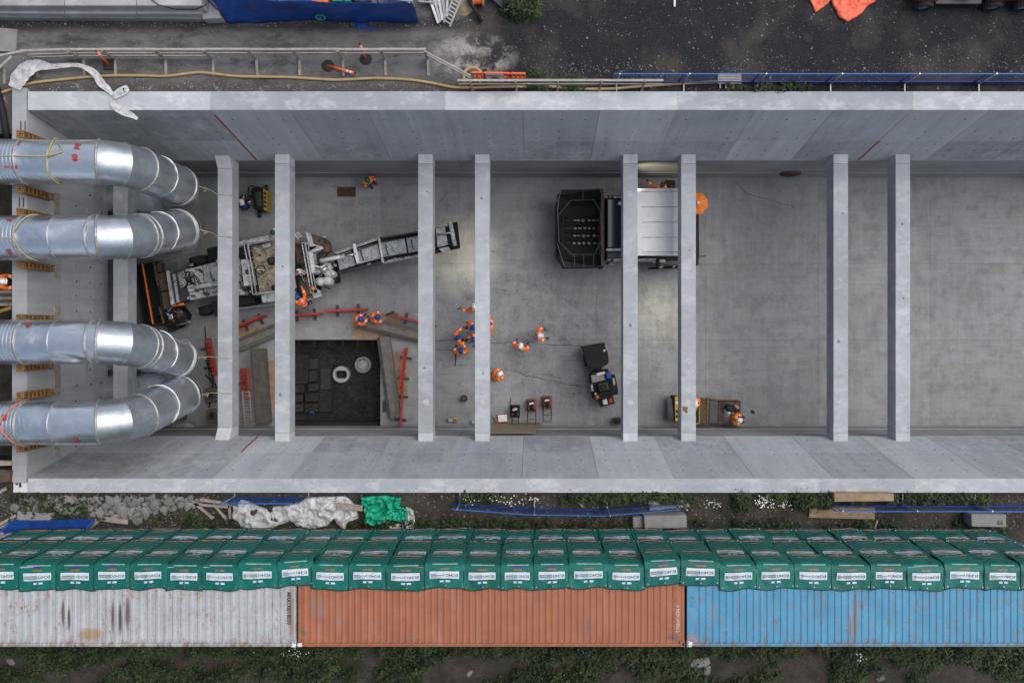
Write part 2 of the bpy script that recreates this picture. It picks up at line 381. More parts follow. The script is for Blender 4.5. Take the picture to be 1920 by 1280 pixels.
# the open pit: bottom and the two cut sides
PZ = FZ-1.5
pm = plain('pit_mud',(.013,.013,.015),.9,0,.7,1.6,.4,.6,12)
pb = MB(); x0,x1,y0,y1 = pit
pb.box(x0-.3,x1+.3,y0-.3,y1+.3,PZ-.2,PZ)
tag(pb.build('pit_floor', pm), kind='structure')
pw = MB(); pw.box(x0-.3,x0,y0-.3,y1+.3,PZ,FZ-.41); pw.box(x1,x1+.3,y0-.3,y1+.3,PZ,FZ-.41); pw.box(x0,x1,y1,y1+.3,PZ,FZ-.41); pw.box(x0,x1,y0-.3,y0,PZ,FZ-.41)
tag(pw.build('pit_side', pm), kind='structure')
# ---- retaining walls: battered upper face, upright lower wall
def wall(side):
    n = side > 0
    yi, yo, yb, yl = (8.30,8.99,7.52,7.56) if n else (-5.46,-5.98,-4.54,-4.58)
    t = thing('retaining_wall', ('long grey concrete trench wall along the north side, sloping face, under blue mesh barrier and timber rail' if n else
              'long grey concrete trench wall along the south side, next to the rubble and green blankets'), 'wall', (0,(yo+yi)/2,0))
    jx = [-18.9,-12.07,-3.29,5.38,14.2,23.0,32,60] if n else [-18.9,-12.0,-3.29,5.30,14.25,23.0,32,60]
    zb, zs = -5.1, WT - .587*5.25
    def fy(z): return yi + (yb-yi)*(WT-z)/5.25
    holes = MB(); joints = MB()
    nrm = Vector((0, -side*5.25, -abs(yi-yb)*-1*1)).normalized()
    nrm = Vector((0,-side, abs(yi-yb)/5.25)).normalized()
    for k in range(len(jx)-1):
        a, b = jx[k]+.008, jx[k+1]-.008
        # structural body, set 12 mm behind the panel faces
        pr = [(yo,0-.6),(yo,WT),(yi,WT),(yb+side*.012,zb),(yl,zb),(yl,FZ-.3),(yo+side*1.2,FZ-.3),(yo+side*1.2,-.6)]
        m = MB(); q = [(a,p[0]+(.012*side if p[1] <= WT and p[0] != yo and p[1] == WT else 0),p[1]) for p in pr] + [(b,p[0]+(.012*side if p[1]==WT and p[0]!=yo else 0),p[1]) for p in pr]
        N = len(pr); fs = [tuple(range(N)), tuple(range(2*N-1,N-1,-1))]+[(i,N+i,N+(i+1)%N,(i+1)%N) for i in range(N)]
        if not n: fs = [tuple(reversed(f)) for f in fs]
        m.add(q, fs); m.build('wall_body', M['lower'], t)
        cm = 'cap' if (k in ((2,4) if n else (0,2,4))) or (n and k == 0) else 'cap_blue'
        c = MB(); ya, yb2 = sorted((yo-side*.0, yi-side*.004)); c.box(a,b,ya+(-.004 if not n else 0),yb2+(.004 if n else 0),WT-.03,WT+.03)
        c.build('coping', M[cm], t, bevel=.012)
        ncol = max(2, round((b-a)/2.93))
        for i in range(ncol):
            for r, (z1, z0) in enumerate(((WT-.032,zs+.010),(zs-.010,zb))):
                xa, xb = a+(b-a)*i/ncol+.010, a+(b-a)*(i+1)/ncol-.010
                key = ('wall_light' if (i+k) % 3 == 1 else 'wall') if r == 0 else ('wall_light' if (i+k) % 3 == 1 else ('wall' if (i+2*k) % 4 == 0 else 'wall_dark'))
                if k == 0: key = 'wall_dark' if r == 0 else 'wall'
                p = MB(); o = nrm*.0
                vs = [(xa,fy(z1),z1),(xb,fy(z1),z1),(xb,fy(z0),z0),(xa,fy(z0),z0)]
                bk = [(v[0],v[1]+side*.03,v[2]) for v in vs]
                p.add(vs+bk, [(0,3,2,1),(4,5,6,7),(0,1,5,4),(1,2,6,5),(2,3,7,6),(3,0,4,7)] if n else [(0,1,2,3),(7,6,5,4),(4,5,1,0),(5,6,2,1),(6,7,3,2),(7,4,0,3)])
                p.build('formwork_panel', M[key], t)
                zz = (WT-.9, WT-2.1, WT-2.8) if r == 0 else (zs-.35, zs-1.05, zs-1.6)
                for z in zz:
                    for u in (.16,.5,.84):
                        cx = xa+(xb-xa)*u+random.uniform(-.05,.05); q = Vector((cx,fy(z),z)); rr = random.uniform(.022,.042)
                        holes.cyl(q-nrm*.02, q+nrm*.003, rr, 7)
        # lower upright wall plinth band
        ya, yb2 = sorted((yl-side*.03, yl+side*.1)); MB().box(a,b,ya,yb2,FZ-.02,FZ+1.25).build('plinth', M['lower'], t, bevel=.01)
        ya, yb2 = sorted((yl-side*.045, yl+side*.1)); MB().box(a,b,ya,yb2,zb-.16,zb-.003).build('ledge', M['wall_light'], t, bevel=.01)
        if k:
            j = jx[k]; w = .03
            q = [Vector((j,yi,WT+.034)), Vector((j,yo,WT+.034))]
            joints.ribbon(q, .045)
            q = [Vector((j,fy(z),z))+nrm*.006 for z in (WT-.02,-1.6,-3.2,zb)]
            joints.ribbon(q, .05, nrm)
    tag(holes.build('tie_hole', M['hole'], t), kind='stuff')
    joints.build('joint_seal', M['filler'], t)
    rs = MB()
    segs = [(-12.07,WT-.4,zb-.0),(14.2,zs+.05,zb)] if n else [(-12.0,zs,zb)]
    for X, za, zc in segs:
        rs.ribbon([Vector((X+.02*math.sin(3*k),fy(za+(zc-za)*k/6),za+(zc-za)*k/6))+nrm*.012 for k in range(7)], .07, nrm)
    rs.build('red_seal', M['red'], t)
    return t
WN = wall(1); WS = wall(-1)
# end walls far outside the frame close the trench on the east
MB().box(60,60.6,-6,9,FZ-.4,WT).build('end_wall', M['wall']).__setitem__('kind','structure')
# ---- headwall over the tunnel mouth
hx0, hx1 = -19.47, -18.92
hw = thing('headwall', 'grey concrete headwall at the left end of the trench, crossed by four steel ducts', 'wall', (hx0,1.7,-5.8))
MB().box(hx0,hx1-.012,-5.6,9.13,-5.8,.2).build('wall_body', M['head'], hw, bevel=.02)
ybr = [-5.05,-2.3,.3,2.9,5.4,8.0]
for k in range(5):
    for z1, z0 in ((.16,-2.1),(-2.115,-4.55),(-4.565,-5.79)):
        MB().box(hx1-.012,hx1+random.uniform(0,.005),ybr[k]+.006,ybr[k+1]-.006,z0,z1).build('formwork_panel', M['head'], hw)
h = MB()
for y in [(-4.7+.62*i) for i in range(20)]:
    for z in (-3.2,-4.3,-5.2):
        if random.random() < .75: h.cyl((hx1-.01,y+random.uniform(-.04,.04),z+random.uniform(-.1,.1)),(hx1+.007,y,z),.035,7)
tag(h.build('tie_hole', M['hole'], hw), kind='stuff')
for (ya,yb) in ((363,405),(505,521),(574,600),(683,741),(835,851)):      # timber packers bolted on the face
    z = -1.75; y0 = W(92,yb,z).y; y1 = W(92,ya,z).y
    o = MB().box(hx1+.006,hx1+.05,y0,y1,z-.2,z+.2).build('packer', M['timber'], hw, bevel=.006)
for (xx,ya,yb) in ((148,374,402),(151,662,740),(178,420,452)):
    z = -4.0; MB().box(hx1+.006,hx1+.012,W(xx,yb,z).y,W(xx,ya,z).y,z-.12,z+.05).build('repair_patch', M['wall_dark'], hw)
MB().box(hx0,-18.91,-5.99,-5.602,-3,.1).build('end_block', M['white'], hw)
MB().pp([(29,905),(33,905),(33,909),(29,909)],.125,.1).build('end_plate', M['rust'], hw); MB().pp([(35,905),(39,904),(40,912),(36,914)],.125,.1).build('end_plate', M['rust'], hw)
# tunnel roof, west closure
g = MB(); g.box(-46,hx0+.01,-4.7,7.7,-5.8,-4.61)
tag(g.build('tunnel_roof', M['wall_dark']), kind='structure')
g = MB(); g.box(-46,hx0,7.56,8.2,FZ-.3,-5.8); g.box(-46,hx0,-5.2,-4.58,FZ-.3,-5.8); g.box(-46.5,-46,-5,8,FZ-.3,-5.8)
tag(g.build('tunnel_wall', M['wall_dark']), kind='structure')
# ---- struts across the trench
sx = [-17.95,(421.5-NX)*sc_(-4.95)]+[(p-NX)*sc_(-4.45) for p in (529,797.5,904,1182,1291,1576.5,1693)]
snm = ['leftmost concrete strut, half hidden under the ducts','concrete strut tied to the ends of the steel ducts by ropes','concrete strut over the driver platform of the white milling machine, left of the pit',
       'concrete strut over the far end of the white conveyor','concrete strut beside the group of orange workers','concrete strut at the left edge of the white machine roof',
       'concrete strut at the right edge of the white machine roof beside orange parasol','left strut of the pair over the empty right end of the floor','right strut of the pair over the empty right end of the floor']
stain = plain('strut_patch',(.40,.40,.40),.85,0,.2,6)
for k, X in enumerate(sx):
    w = .315; e = .005*(k%3)
    t = thing('concrete_strut', snm[k], 'strut', (X,1.4,-5.8), 'concrete struts spanning the trench')
    zt, zu, ze = (-4.95,-5.8,-4.5) if k < 2 else (-4.45,-5.3,-4.45)
    t.location.z = zu; yn, ys_ = (7.1,-4.13) if k < 2 else (7.22,-4.3)
    pr = [(yn,zt),(ys_,zt),(ys_,zu),(yn,zu)]
    m = MB(); q = [(X-w,p[0],p[1]) for p in pr]+[(X+w,p[0],p[1]) for p in pr]
    m.add(q, [(0,1,2,3),(7,6,5,4)]+[(i,4+i,4+(i+1)%4,(i+1)%4) for i in range(4)])
    m.build('beam', M['strut'], t, bevel=.018)
    for s, ya, yb in ((1,yn,7.72),(-1,ys_,-4.76)):
        pr = [(ya+s*.006,zt),(yb,ze),(yb,zu),(ya+s*.006,zu)]
        m = MB(); ww = w-.004; q = [(X-ww,p[0],p[1]) for p in pr]+[(X+ww,p[0],p[1]) for p in pr]
        fs = [(0,1,2,3),(7,6,5,4)]+[(i,4+i,4+(i+1)%4,(i+1)%4) for i in range(4)]
        if s > 0: fs = [tuple(reversed(f)) for f in fs]
        m.add(q, fs); m.build('haunch', M['wall_light'], t, bevel=.012)
    for yy in (5.9,-3.0):
        c = MB(); c.lathe((X+random.uniform(-.05,.05),yy,zt), [(.0,.006),(.10,.006),(.135,.001)], 14); c.build('lifting_recess', stain, t)
# a rust stain and dark scuffs on some strut tops
def blot(px, py, r, mat, z=-4.445):
    c = W(px,py,z); m = MB(); n_ = 14; m.add([c+Vector((r*random.uniform(.45,1.2)*math.cos(6.283*i/n_),r*random.uniform(.45,1.2)*math.sin(6.283*i/n_),0)) for i in range(n_)],[tuple(range(n_))]); return m.build('stain', mat, [o for o in bpy.data.objects if o.name.startswith('concrete_strut') and abs(o.location.x-c.x) < .5][0])
st_r = plain('rust_stain',(.20,.10,.05),.9,0,.4,20); st_d = plain('dark_scuff',(.17,.18,.19),.9,0,.3,15)
for px, py, r, mt in ((1284,766,.13,st_r),(1287,772,.07,st_r),(1694,559,.05,st_r),(1580,400,.06,st_d),(1293,470,.05,st_d),(903,372,.06,st_d),(796,690,.08,st_d),(800,360,.05,st_d),(530,500,.07,st_d),(1182,610,.08,st_d),(1573,640,.09,st_d),(1692,420,.08,st_d),(906,700,.06,st_d),(525,740,.09,st_d)): blot(px,py,r,mt)
# ---- joints, cracks and tyre prints on the floor (thin deposits, parts of the floor)
def crack(px, w=.02, jit=.05, z=FZ+.004):
    pts = []
    for a, b in zip(px[:-1], px[1:]):
        A, B = W(*a, z), W(*b, z); n_ = max(2, int((B-A).length/.25))
        for k in range(n_): pts.append(A.lerp(B, k/n_)+Vector((random.uniform(-jit,jit),random.uniform(-jit,jit),0)))
    pts.append(W(*px[-1], z))
    return pts, [w*random.uniform(.4,1.3) for _ in pts]
ck = MB()
for px, w in (([(815,640),(850,636),(893,645),(940,644),(985,641),(1025,645),(1090,648)],.03),([(855,683),(893,686),(935,690),(985,703),(1050,717),(1110,728)],.028),
              ([(815,655),(840,655),(853,660)],.04),([(1375,337),(1400,362),(1450,377),(1490,390)],.018),([(855,655),(854,684)],.05),([(870,605),(900,612)],.015),
              ([(745,650),(775,652),(815,648)],.025),([(940,644),(968,652)],.02),([(1000,700),(1040,706),(1105,716)],.015),([(958,745),(957,765)],.05)):
    p, ws = crack(px, w); ck.ribbon(p, ws)
ck.build('crack', plain('crack_dark',(.045,.046,.05),.9), fl)
def print_mat():
    n = NT('tyre_print'); f = n.noise(2.5,6,.75); g_ = n.noise(30,3,.7)
    a = n.math('MULTIPLY', n.ramp(f,[(.42,0),(.72,.5)]), n.ramp(g_,[(.25,.3),(.6,1)]))
    n.lk(a, n.b.inputs['Alpha']); return n.out((.028,.029,.032), .9)
M['print'] = print_mat()
def track(px, w=.36, step=.13, z=FZ+.006):
    m = MB()
    for a, b in zip(px[:-1], px[1:]):
        A, B = W(*a,z), W(*b,z); L = (B-A).length; d = (B-A)/L; s = Vector((-d.y,d.x,0)); k = 0.0
        while k < L:
            for sg in (-1,1):
                c = A+d*(k+random.uniform(-.01,.01)); q0 = c+s*sg*.02; q1 = c+s*sg*w/2+d*w*.38
                if random.random() < .86: m.ribbon([q0,(q0+q1)/2+d*.02,q1], [.035,.05,.04])
            k += step
    tag(m.build('tyre_print', M['print'], fl), kind='stuff')
TR = [[(632,382),(695,378)],[(640,425),(700,400),(752,362)],[(560,430),(625,415),(690,430)],[(790,412),(830,380),(850,352)],[(830,388),(915,384)],[(855,362),(875,352)],
      [(640,438),(720,418),(790,425)],[(770,590),(815,570)],[(920,560),(1000,590),(1060,640),(1110,700)],[(940,600),(1010,660),(1050,720),(1080,760)],[(960,700),(1040,700),(1130,690)],
      [(985,560),(960,610),(985,690)],[(1010,600),(1070,650),(1160,640)],[(1050,740),(1110,700),(1160,690)],[(900,530),(970,520),(1030,540)],[(1040,545),(1120,600),(1165,690)],
      [(870,560),(930,545),(1010,560)],[(950,660),(1000,720),(1010,745)],[(830,470),(870,520),(880,560)],[(1200,520),(1230,600),(1225,700)],[(1210,560),(1260,660)],[(930,640),(1060,612),(1160,600)],
      [(920,470),(1030,440)],[(925,400),(1020,380)],[(1055,690),(1085,735),(1100,790)],[(720,540),(790,520)],[(690,545),(740,480)]]
for t_ in TR: track(t_)
def rust_grate(px, py, w, h, lab):
    t = thing('drain_grate', lab, 'grate', W(px,py,FZ))
    a = W(px-w/2,py+h/2,FZ); b = W(px+w/2,py-h/2,FZ)
    MB().box(a.x,b.x,a.y,b.y,FZ-.02,FZ+.008).build('frame', M['groove'], t)
    n_ = 14
    for i in range(n_):
        x = a.x+(b.x-a.x)*(i+.5)/n_; MB().box(x-.022,x+.022,a.y+.03,b.y-.03,FZ+.008,FZ+.03).build('bar', M['rust'], t)
    for yy in (a.y+.015,b.y-.015): MB().box(a.x,b.x,yy-.02,yy+.02,FZ+.008,FZ+.032).build('rail', M['rust'], t)
rust_grate(649.5,360,35,18,'rusty floor drain grate near the worker in the green helmet')
rust_grate(1256,345,18,14,'rusty floor drain grate beside the white machine roof')
c = Vector((W(1482,0,-8.3).x,7.53,-8.3)); mt = thing('pipe_cover', 'brown round pipe cover on the lower north wall, right of the orange parasol', 'cover', c)
iron = plain('worn_iron',(.12,.09,.06),.8,.2,.4,6)
MB().cyl(c+Vector((0,.05,0)),c+Vector((0,-.06,0)),.5,28).build('plate', iron, mt, False, .01); MB().cyl(c+Vector((0,-.06,0)),c+Vector((0,-.10,0)),.36,28).build('hub', M['rust'], mt, False, .01)
for k in range(8): q = c+Vector((.43*math.cos(R(45*k)),-.06,.43*math.sin(R(45*k)))); MB().cyl(q,q+Vector((0,-.03,0)),.03,6).build('bolt', M['rust'], mt)
# ================================================================== LETTERING
def text_geo(body, size=1, bold=0):
    cu = bpy.data.curves.new('t','FONT'); cu.body = body; cu.size = size; cu.resolution_u = 2; cu.align_x = 'CENTER'; cu.align_y = 'CENTER'; cu.offset = bold
    ob = bpy.data.objects.new('t', cu); COL.objects.link(ob)
    bpy.context.view_layer.update()
    me = bpy.data.meshes.new_from_object(ob.evaluated_get(bpy.context.evaluated_depsgraph_get()))
    vs = [v.co.copy() for v in me.vertices]; fs = [tuple(p.vertices) for p in me.polygons]
    bpy.data.objects.remove(ob); bpy.data.curves.remove(cu); bpy.data.meshes.remove(me)
    return vs, fs
def put_text(mb, body, size, fn, bold=0, sx=1):
    vs, fs = text_geo(body, size, bold); mb.add([fn(v.x*sx, v.y) for v in vs], fs)
# ================================================================== VENTILATION DUCTS
DR = .80
ducts = [ # y axis over the headwall, x/y of the drop, label
    (6.16, -14.62, 6.02, 'northernmost steel ventilation duct with yellow straps and torn silver patch'),
    (3.42, -14.55, 4.22, 'second steel ventilation duct from the north, with doubled rope band'),
    (-.35, -14.66, -1.05, 'third steel ventilation duct from the north, large bright patch'),
    (-3.28, -14.50, -2.58, 'southernmost steel ventilation duct with red strap forming a Y')]
def duct_path(Y0, Xe, Ye):
    pts = [Vector((-26,Y0,1.15)), Vector((-16.1,Y0,1.15))]
    r = 1.55; cx = -15.95; 
    el = []
    for k in range(1,7):
        a = R(90*k/6); el.append(Vector((cx+r*math.sin(a), Y0+(Ye-Y0)*.35*k/6, 1.15-r+r*math.cos(a))))
    return pts, el
def ring_tube(m, c0, c1, n=40, corr=False, dent=0, seed=0, r=DR, d0=None, d1=None):
    d = (c1-c0); L = d.length; d.normalize(); d0 = (d0 or d).normalized(); d1 = (d1 or d).normalized()
    u = Vector((0,1,0)); u = (u-d*u.dot(d)).normalized(); w = d.cross(u)
    st = max(3, int(L/.045)) if corr else max(2, int(L/.12)); b = len(m.v)
    for k in range(st+1):
        f = k/st
        for i in range(n):
            t = 2*math.pi*i/n; rr = r
            if corr: rr += (.016 if k % 3 == 1 else -.006)
            if dent: rr -= dent*max(0, nz(math.cos(t)*1.3+seed, math.sin(t)*1.3+f*L*.8, seed)-.1)*math.sin(math.pi*f)**.5
            o = (u*math.cos(t)+w*math.sin(t))*rr
            s0 = -o.dot(d0)/d.dot(d0); s1 = L-o.dot(d1)/d.dot(d1)      # slide the point onto the two mitre planes
            m.v.append(tuple(c0+o+d*(s0+(s1-s0)*f)))
    for k in range(st):
        for i in range(n): m.f.append((b+k*n+i,b+k*n+(i+1)%n,b+(k+1)*n+(i+1)%n,b+(k+1)*n+i)); m.mi.append(0)
    return m
def band(m, c, d, r=DR+.025, w=.10, n=40):
    d = d.normalized(); u = Vector((0,1,0)); u = (u-d*u.dot(d)).normalized(); v = d.cross(u); b = len(m.v)
    for o, rr in ((-w/2,r-.06),(-w/2,r),(-w/6,r+.02),(w/6,r+.02),(w/2,r),(w/2,r-.06)):
        for i in range(n):
            t = 2*math.pi*i/n; m.v.append(tuple(c+d*o+(u*math.cos(t)+v*math.sin(t))*rr))
    for k in range(5):
        for i in range(n): m.f.append((b+k*n+i,b+k*n+(i+1)%n,b+(k+1)*n+(i+1)%n,b+(k+1)*n+i)); m.mi.append(0)
for di, (Y0, Xe, Ye, lab) in enumerate(ducts):
    t = thing('ventilation_duct', lab, 'duct', (-18.9,Y0,.35), 'steel ventilation ducts dropping into the trench')
    pts, el = duct_path(Y0, Xe, Ye)
    X = lambda px: (px-NX)*sc_(1.15)
    cuts = [-18.35,-17.15,-15.7]
    c = Vector((0,Y0,1.15)); at = lambda x: Vector((x,Y0,1.15))
    ring_tube(MB(), at(-26), at(cuts[0]), corr=True).build('spiral_section', M['duct_c'], t, True)
    ring_tube(MB(), at(cuts[0]+.003), at(cuts[1]), dent=.10, seed=di*3.3+1).build('smooth_section', M['duct'], t, True)
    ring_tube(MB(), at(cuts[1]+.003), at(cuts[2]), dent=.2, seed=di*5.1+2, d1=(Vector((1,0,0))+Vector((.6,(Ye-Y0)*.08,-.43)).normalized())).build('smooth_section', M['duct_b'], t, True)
    prev = at(cuts[2]+.003); joints_ = [(at(cuts[0]),Vector((1,0,0)))]
    seam = [(at(cuts[1]),Vector((1,0,0)))]
    e1 = Vector((Xe,Ye,-3.0)); nodes = [prev, Vector((-15.1,Y0+(Ye-Y0)*.08,.72)), Vector((-14.78,Y0+(Ye-Y0)*.25,.0)), e1]
    dirs = [(nodes[k+1]-nodes[k]).normalized() for k in range(3)]; X1 = Vector((1,0,0))
    mit = [(X1+dirs[0])]+[dirs[k]+dirs[k+1] for k in range(2)]
    for k in range(2):
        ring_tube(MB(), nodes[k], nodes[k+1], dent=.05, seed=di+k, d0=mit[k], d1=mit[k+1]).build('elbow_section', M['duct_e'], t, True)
        (joints_ if k == 1 else seam).append((nodes[k+1], mit[k+1]))
    joints_.append((nodes[0], mit[0]))
    prev = nodes[2]; mid = prev.lerp(e1,.42)
    ring_tube(MB(), prev, mid, corr=True, d0=mit[2]).build('spiral_section', M['duct_c'], t, True)
    ring_tube(MB(), mid, e1, corr=True, d1=Vector((0,0,-1))).build('spiral_section', M['duct_c'], t, True)
    seam2 = MB()
    u = Vector((0,1,0)); d = (e1-prev).normalized()
    sp = []
    for i in range(13):                                    # torn white tape over the mid joint
        a = R(-50+i*14); sp.append(mid+Vector((math.cos(a),math.sin(a),0))*(DR+.03)+Vector((0,0,random.uniform(-.04,.04))))
    seam2.tube(sp, [random.uniform(.012,.045) for _ in sp], 5); seam2.build('sealing_tape', M['white'], t, True)
    joints_.append((e1,d))
    # lower part turning back under the strut into the tunnel, in the shade
    e2 = Vector((Xe-.75,Ye,-4.75)); low = plain('shaded_duct_steel_%d'%di,(.30,.31,.32),.5,.7,.2)
    if di == 0: LOW = low
    ring_tube(MB(), e1, e2, corr=True, d0=Vector((0,0,-1))).build('spiral_section', M['duct_c'], t, True)
    pth = [e2]+[Vector((e2.x-1.5+1.5*math.cos(R(a)),Ye,e2.z-1.5*math.sin(R(a)))) for a in (25,40,60,80,90)]+[Vector((-30,Ye,e2.z-1.5))]
    MB().tube(pth, DR*.97, 28).build('return_section', M['duct'], t, True)
    fl_ = [(cc,dd,.10) for cc, dd in joints_]
    if di in (1,2): fl_ += [(at(cuts[2]-.14),Vector((1,0,0)),.07),(e1+Vector((0,0,.16)),d,.06),(nodes[2]+d*.17,d,.06)]
    for cc, dd, w_ in fl_:
        mb = MB(); band(mb, cc, dd, w=w_); mb.build('flange', M['weld'], t, True)
    for cc, dd in seam:
        mb = MB(); band(mb, cc, dd, DR+.008, .035); mb.build('seam_band', M['steel'], t, True)
    # sprayed red numbers
    mk = MB()
    def on(px, a0):
        x0 = X(px)
        return lambda u_, v_: Vector((x0-v_, Y0+math.sin(a0+u_/DR)*(DR+.03), 1.15+math.cos(a0+u_/DR)*(DR+.03)))
    for px, a0, tx in {0:((44,-.42,'1\n2'),(163,-.02,'60'),(165,.55,'P8'),(52,.75,'10')),1:((36,-.8,'10'),(36,.8,'8')),2:((70,.85,'40'),),3:((34,-.5,'1'),(33,.35,'63'),(160,-.75,'P3'))}[di]:
        put_text(mk, tx, .26, on(px,a0), .01)
    if mk.v: mk.build('painted_number', M['red'], t)
    # straps
    s = MB(); topp = lambda x, a: Vector((x, Y0+math.sin(a)*(DR+.035), 1.15+math.cos(a)*(DR+.035)))
    if di == 0:
        s.tube([topp(x,.06) for x in (-26,-20,X(60),X(112))], .022, 5); s.tube([topp(X(113+3*math.sin(a*3)),a) for a in [k*.2-1.5 for k in range(17)]], .028, 5)
        s.tube([topp(X(113),0),topp(X(140),.25)+Vector((0,0,.03)),topp(X(130),.6)], .03, 5); s.build('strap', M['strap_y'], t, True)
    elif di == 1:
        s.tube([topp(-26,-.2),topp(X(40),-.12),topp(X(50),-.1)], .02, 5); s.tube([topp(X(50+14*abs(a)),a) for a in [k*.2-1.6 for k in range(17)]], .028, 5); s.build('rope_lashing', M['rope'], t, True)
    elif di == 3:
        s.tube([topp(-26,.05),topp(X(25),.05)], .03, 5)
        for sg in (-1,1): s.tube([topp(X(25+28*k/5),.05+sg*1.5*k/5) for k in range(6)], .03, 5)
        s.build('strap', M['strap_r'], t, True)
    # rope from the mouth to the strut
    rp = MB(); q0 = e1+Vector((DR,0,0)); q1 = Vector((-13.72,Ye-.05,-4.93))
    rp.tube([q0,q0.lerp(q1,.5)+Vector((.05,.05,-.15)),q1,Vector((-13.1,Ye-.08,-4.92))], .02, 5)
    kn = q0.lerp(q1,.4)
    for k in range(3): rp.tube([kn,kn+Vector((random.uniform(-.1,.15),random.uniform(-.14,.14),.12)),kn+Vector((.05,.02,0))], .018, 5)
    o = rp.build('rope', M['rope'], None, True); tag(o, ['pale knotted rope tying the northernmost duct to the strut','pale rope tying the second duct from the north to the strut','pale rope tying the third duct to the strut, above the red barrier','pale knotted rope tying the southernmost duct to the strut'][di], 'rope', 'ropes holding the ducts')
# ochre perforated soldier posts either side of the ducts
pys = [251,354,397,496,596,690,742,841]; pl = ['northernmost ochre perforated steel post','ochre perforated post south of the first duct','ochre perforated post north of the second duct','ochre perforated post south of the second duct','ochre perforated post north of the third duct','ochre perforated post south of the third duct','ochre perforated post north of the fourth duct','southernmost ochre perforated steel post']
for k, py in enumerate(pys):
    top = W(22,py,.95); X0 = -18.72; Y0 = top.y
    t = thing('soldier_post', pl[k]+', on the headwall', 'post', (X0,Y0,-1.1), 'ochre posts guiding the ducts')
    for sx_ in (-1,1):
        for sy_ in (-1,1): MB().box(X0+sx_*.11-.02,X0+sx_*.11+.02,Y0+sy_*.11-.02,Y0+sy_*.11+.02,-1.1,.9).build('chord', M['ochre'], t)
    for z in [-1.0+.25*i for i in range(8)]:
        mb = MB()
        for s_ in (-1,1): mb.box(X0-.09,X0+.09,Y0+s_*.11-.012,Y0+s_*.11+.012,z,z+.12); mb.box(X0+s_*.11-.012,X0+s_*.11+.012,Y0-.09,Y0+.09,z,z+.12)
        mb.build('batten', M['ochre'], t)
    pl_ = MB(); pl_.box(X0-.14,X0+.14,Y0-.14,Y0+.14,.905,.93); pl_.build('end_plate', M['ochre'], t)
    hl = MB()
    for a in (-.08,0,.08):
        for b in (-.08,0,.08): hl.cyl((X0+a,Y0+b,.925),(X0+a,Y0+b,.934),.022 if (a or b) else .035,8)
    hl.build('bolt_hole', M['black'], t)
    MB().box(hx1,X0-.12,Y0-.1,Y0+.1,-1.2,-.9).build('bracket', M['rust'], t)
# thin black ties on the headwall
for k,(px,py) in enumerate(((40,236),(48,236),(37,380),(45,380))):
    a = W(px,py-9,.21); b = W(px,py+9,.21); MB().bar(a+Vector((0,0,.03)),b+Vector((0,0,.03)),.02).build('tie_bar', M['black'], hw)
# ---- west edge: worker platform, timbers, yellow pole, black pipe
t = thing('scaffold_platform', 'dark timber platform in the west excavation under the worker', 'platform', W(5,560,-1.6))
for k in range(5):
    a = W(-60,545+k*6,-1.5); b = W(24,545+k*6,-1.5); MB().box(a.x,-19.55,a.y-.1,a.y+.02,-1.6,-1.5).build('board', M['timber_d' if k%2 else 'timber'], t)
MB().box(-21.5,-21.3,W(0,580,-1.6).y,W(0,500,-1.6).y,-1.8,-1.6).build('bearer', M['timber_d'], t); MB().box(-21.5,-21.3,W(0,540,-1.6).y-.1,W(0,540,-1.6).y+.1,-4,-1.8).build('prop', M['grey'], t)
o = MB().bar(W(-20,590,-1.3),W(22,577,-1.3),.12).build('yellow_pole', M['yellow']); tag(o,'yellow pole at the left edge beside the timber platform','pole')
o = MB().tube([W(-6,165,.15),W(4,205,.15),W(10,240,.15),W(14,262,.1)],.12,10).build('black_pipe', M['black'],None,True); tag(o,'short black pipe at the top left corner of the headwall','pipe')
o = MB().pp([(-30,862),(22,864),(22,872),(-30,874)],.15,0).build('timber_plank', M['timber']); tag(o,'timber plank at the left edge by the south end of the headwall','plank')
o = MB().pp([(-10,880),(20,882),(18,902),(-10,906)],.35,0).build('rubble_block', M['brown']); tag(o,'brown block at the left edge below the headwall','block')
# ================================================================== NORTH SIDE
# concrete retaining kerb wall at the top left
t = thing('precast_wall', 'row of grey precast concrete wall units at the top left', 'wall', W(200,20,0))
xb = [-60,120,255,378]; 
for k in range(3):
    a, b = xb[k]+.5, xb[k+1]-.5
    MB().pp([(a,-40),(b,-40),(b,11),(a,11)],1.2,0).build('wall_unit', M['conc_lt'], t, bevel=.03)
    MB().pp([(a,11.4),(b,11.4),(b,26),(a,24 if k==0 else 26)],.7,0).build('wall_toe', M['conc_lt'], t, bevel=.03)
    MB().pp([(a,26.4),(b,26.4),(b,34+k),(a,32+k)],.35,0).build('footing', M['conc'], t, bevel=.03)
MB().pp([(379,-40),(400,-10),(414,34),(379,36)],.5,0).build('end_unit', M['conc_lt'], t, bevel=.03)
o = MB().tube([W(282,-2,1.25),W(298,10,1.25),W(330,18,.9),(W(368,18,.9)),W(388,9,1.3)],.018,5).build('cable', M['black'],None,True); tag(o,'thin black cable looping over the precast wall','cable')
o = MB().pp([(-20,50),(32,55),(28,98),(-20,95)],.12,0).build('concrete_slab', M['conc'],None,False,.02); tag(o,'loose grey concrete slab lying at the left edge','slab')
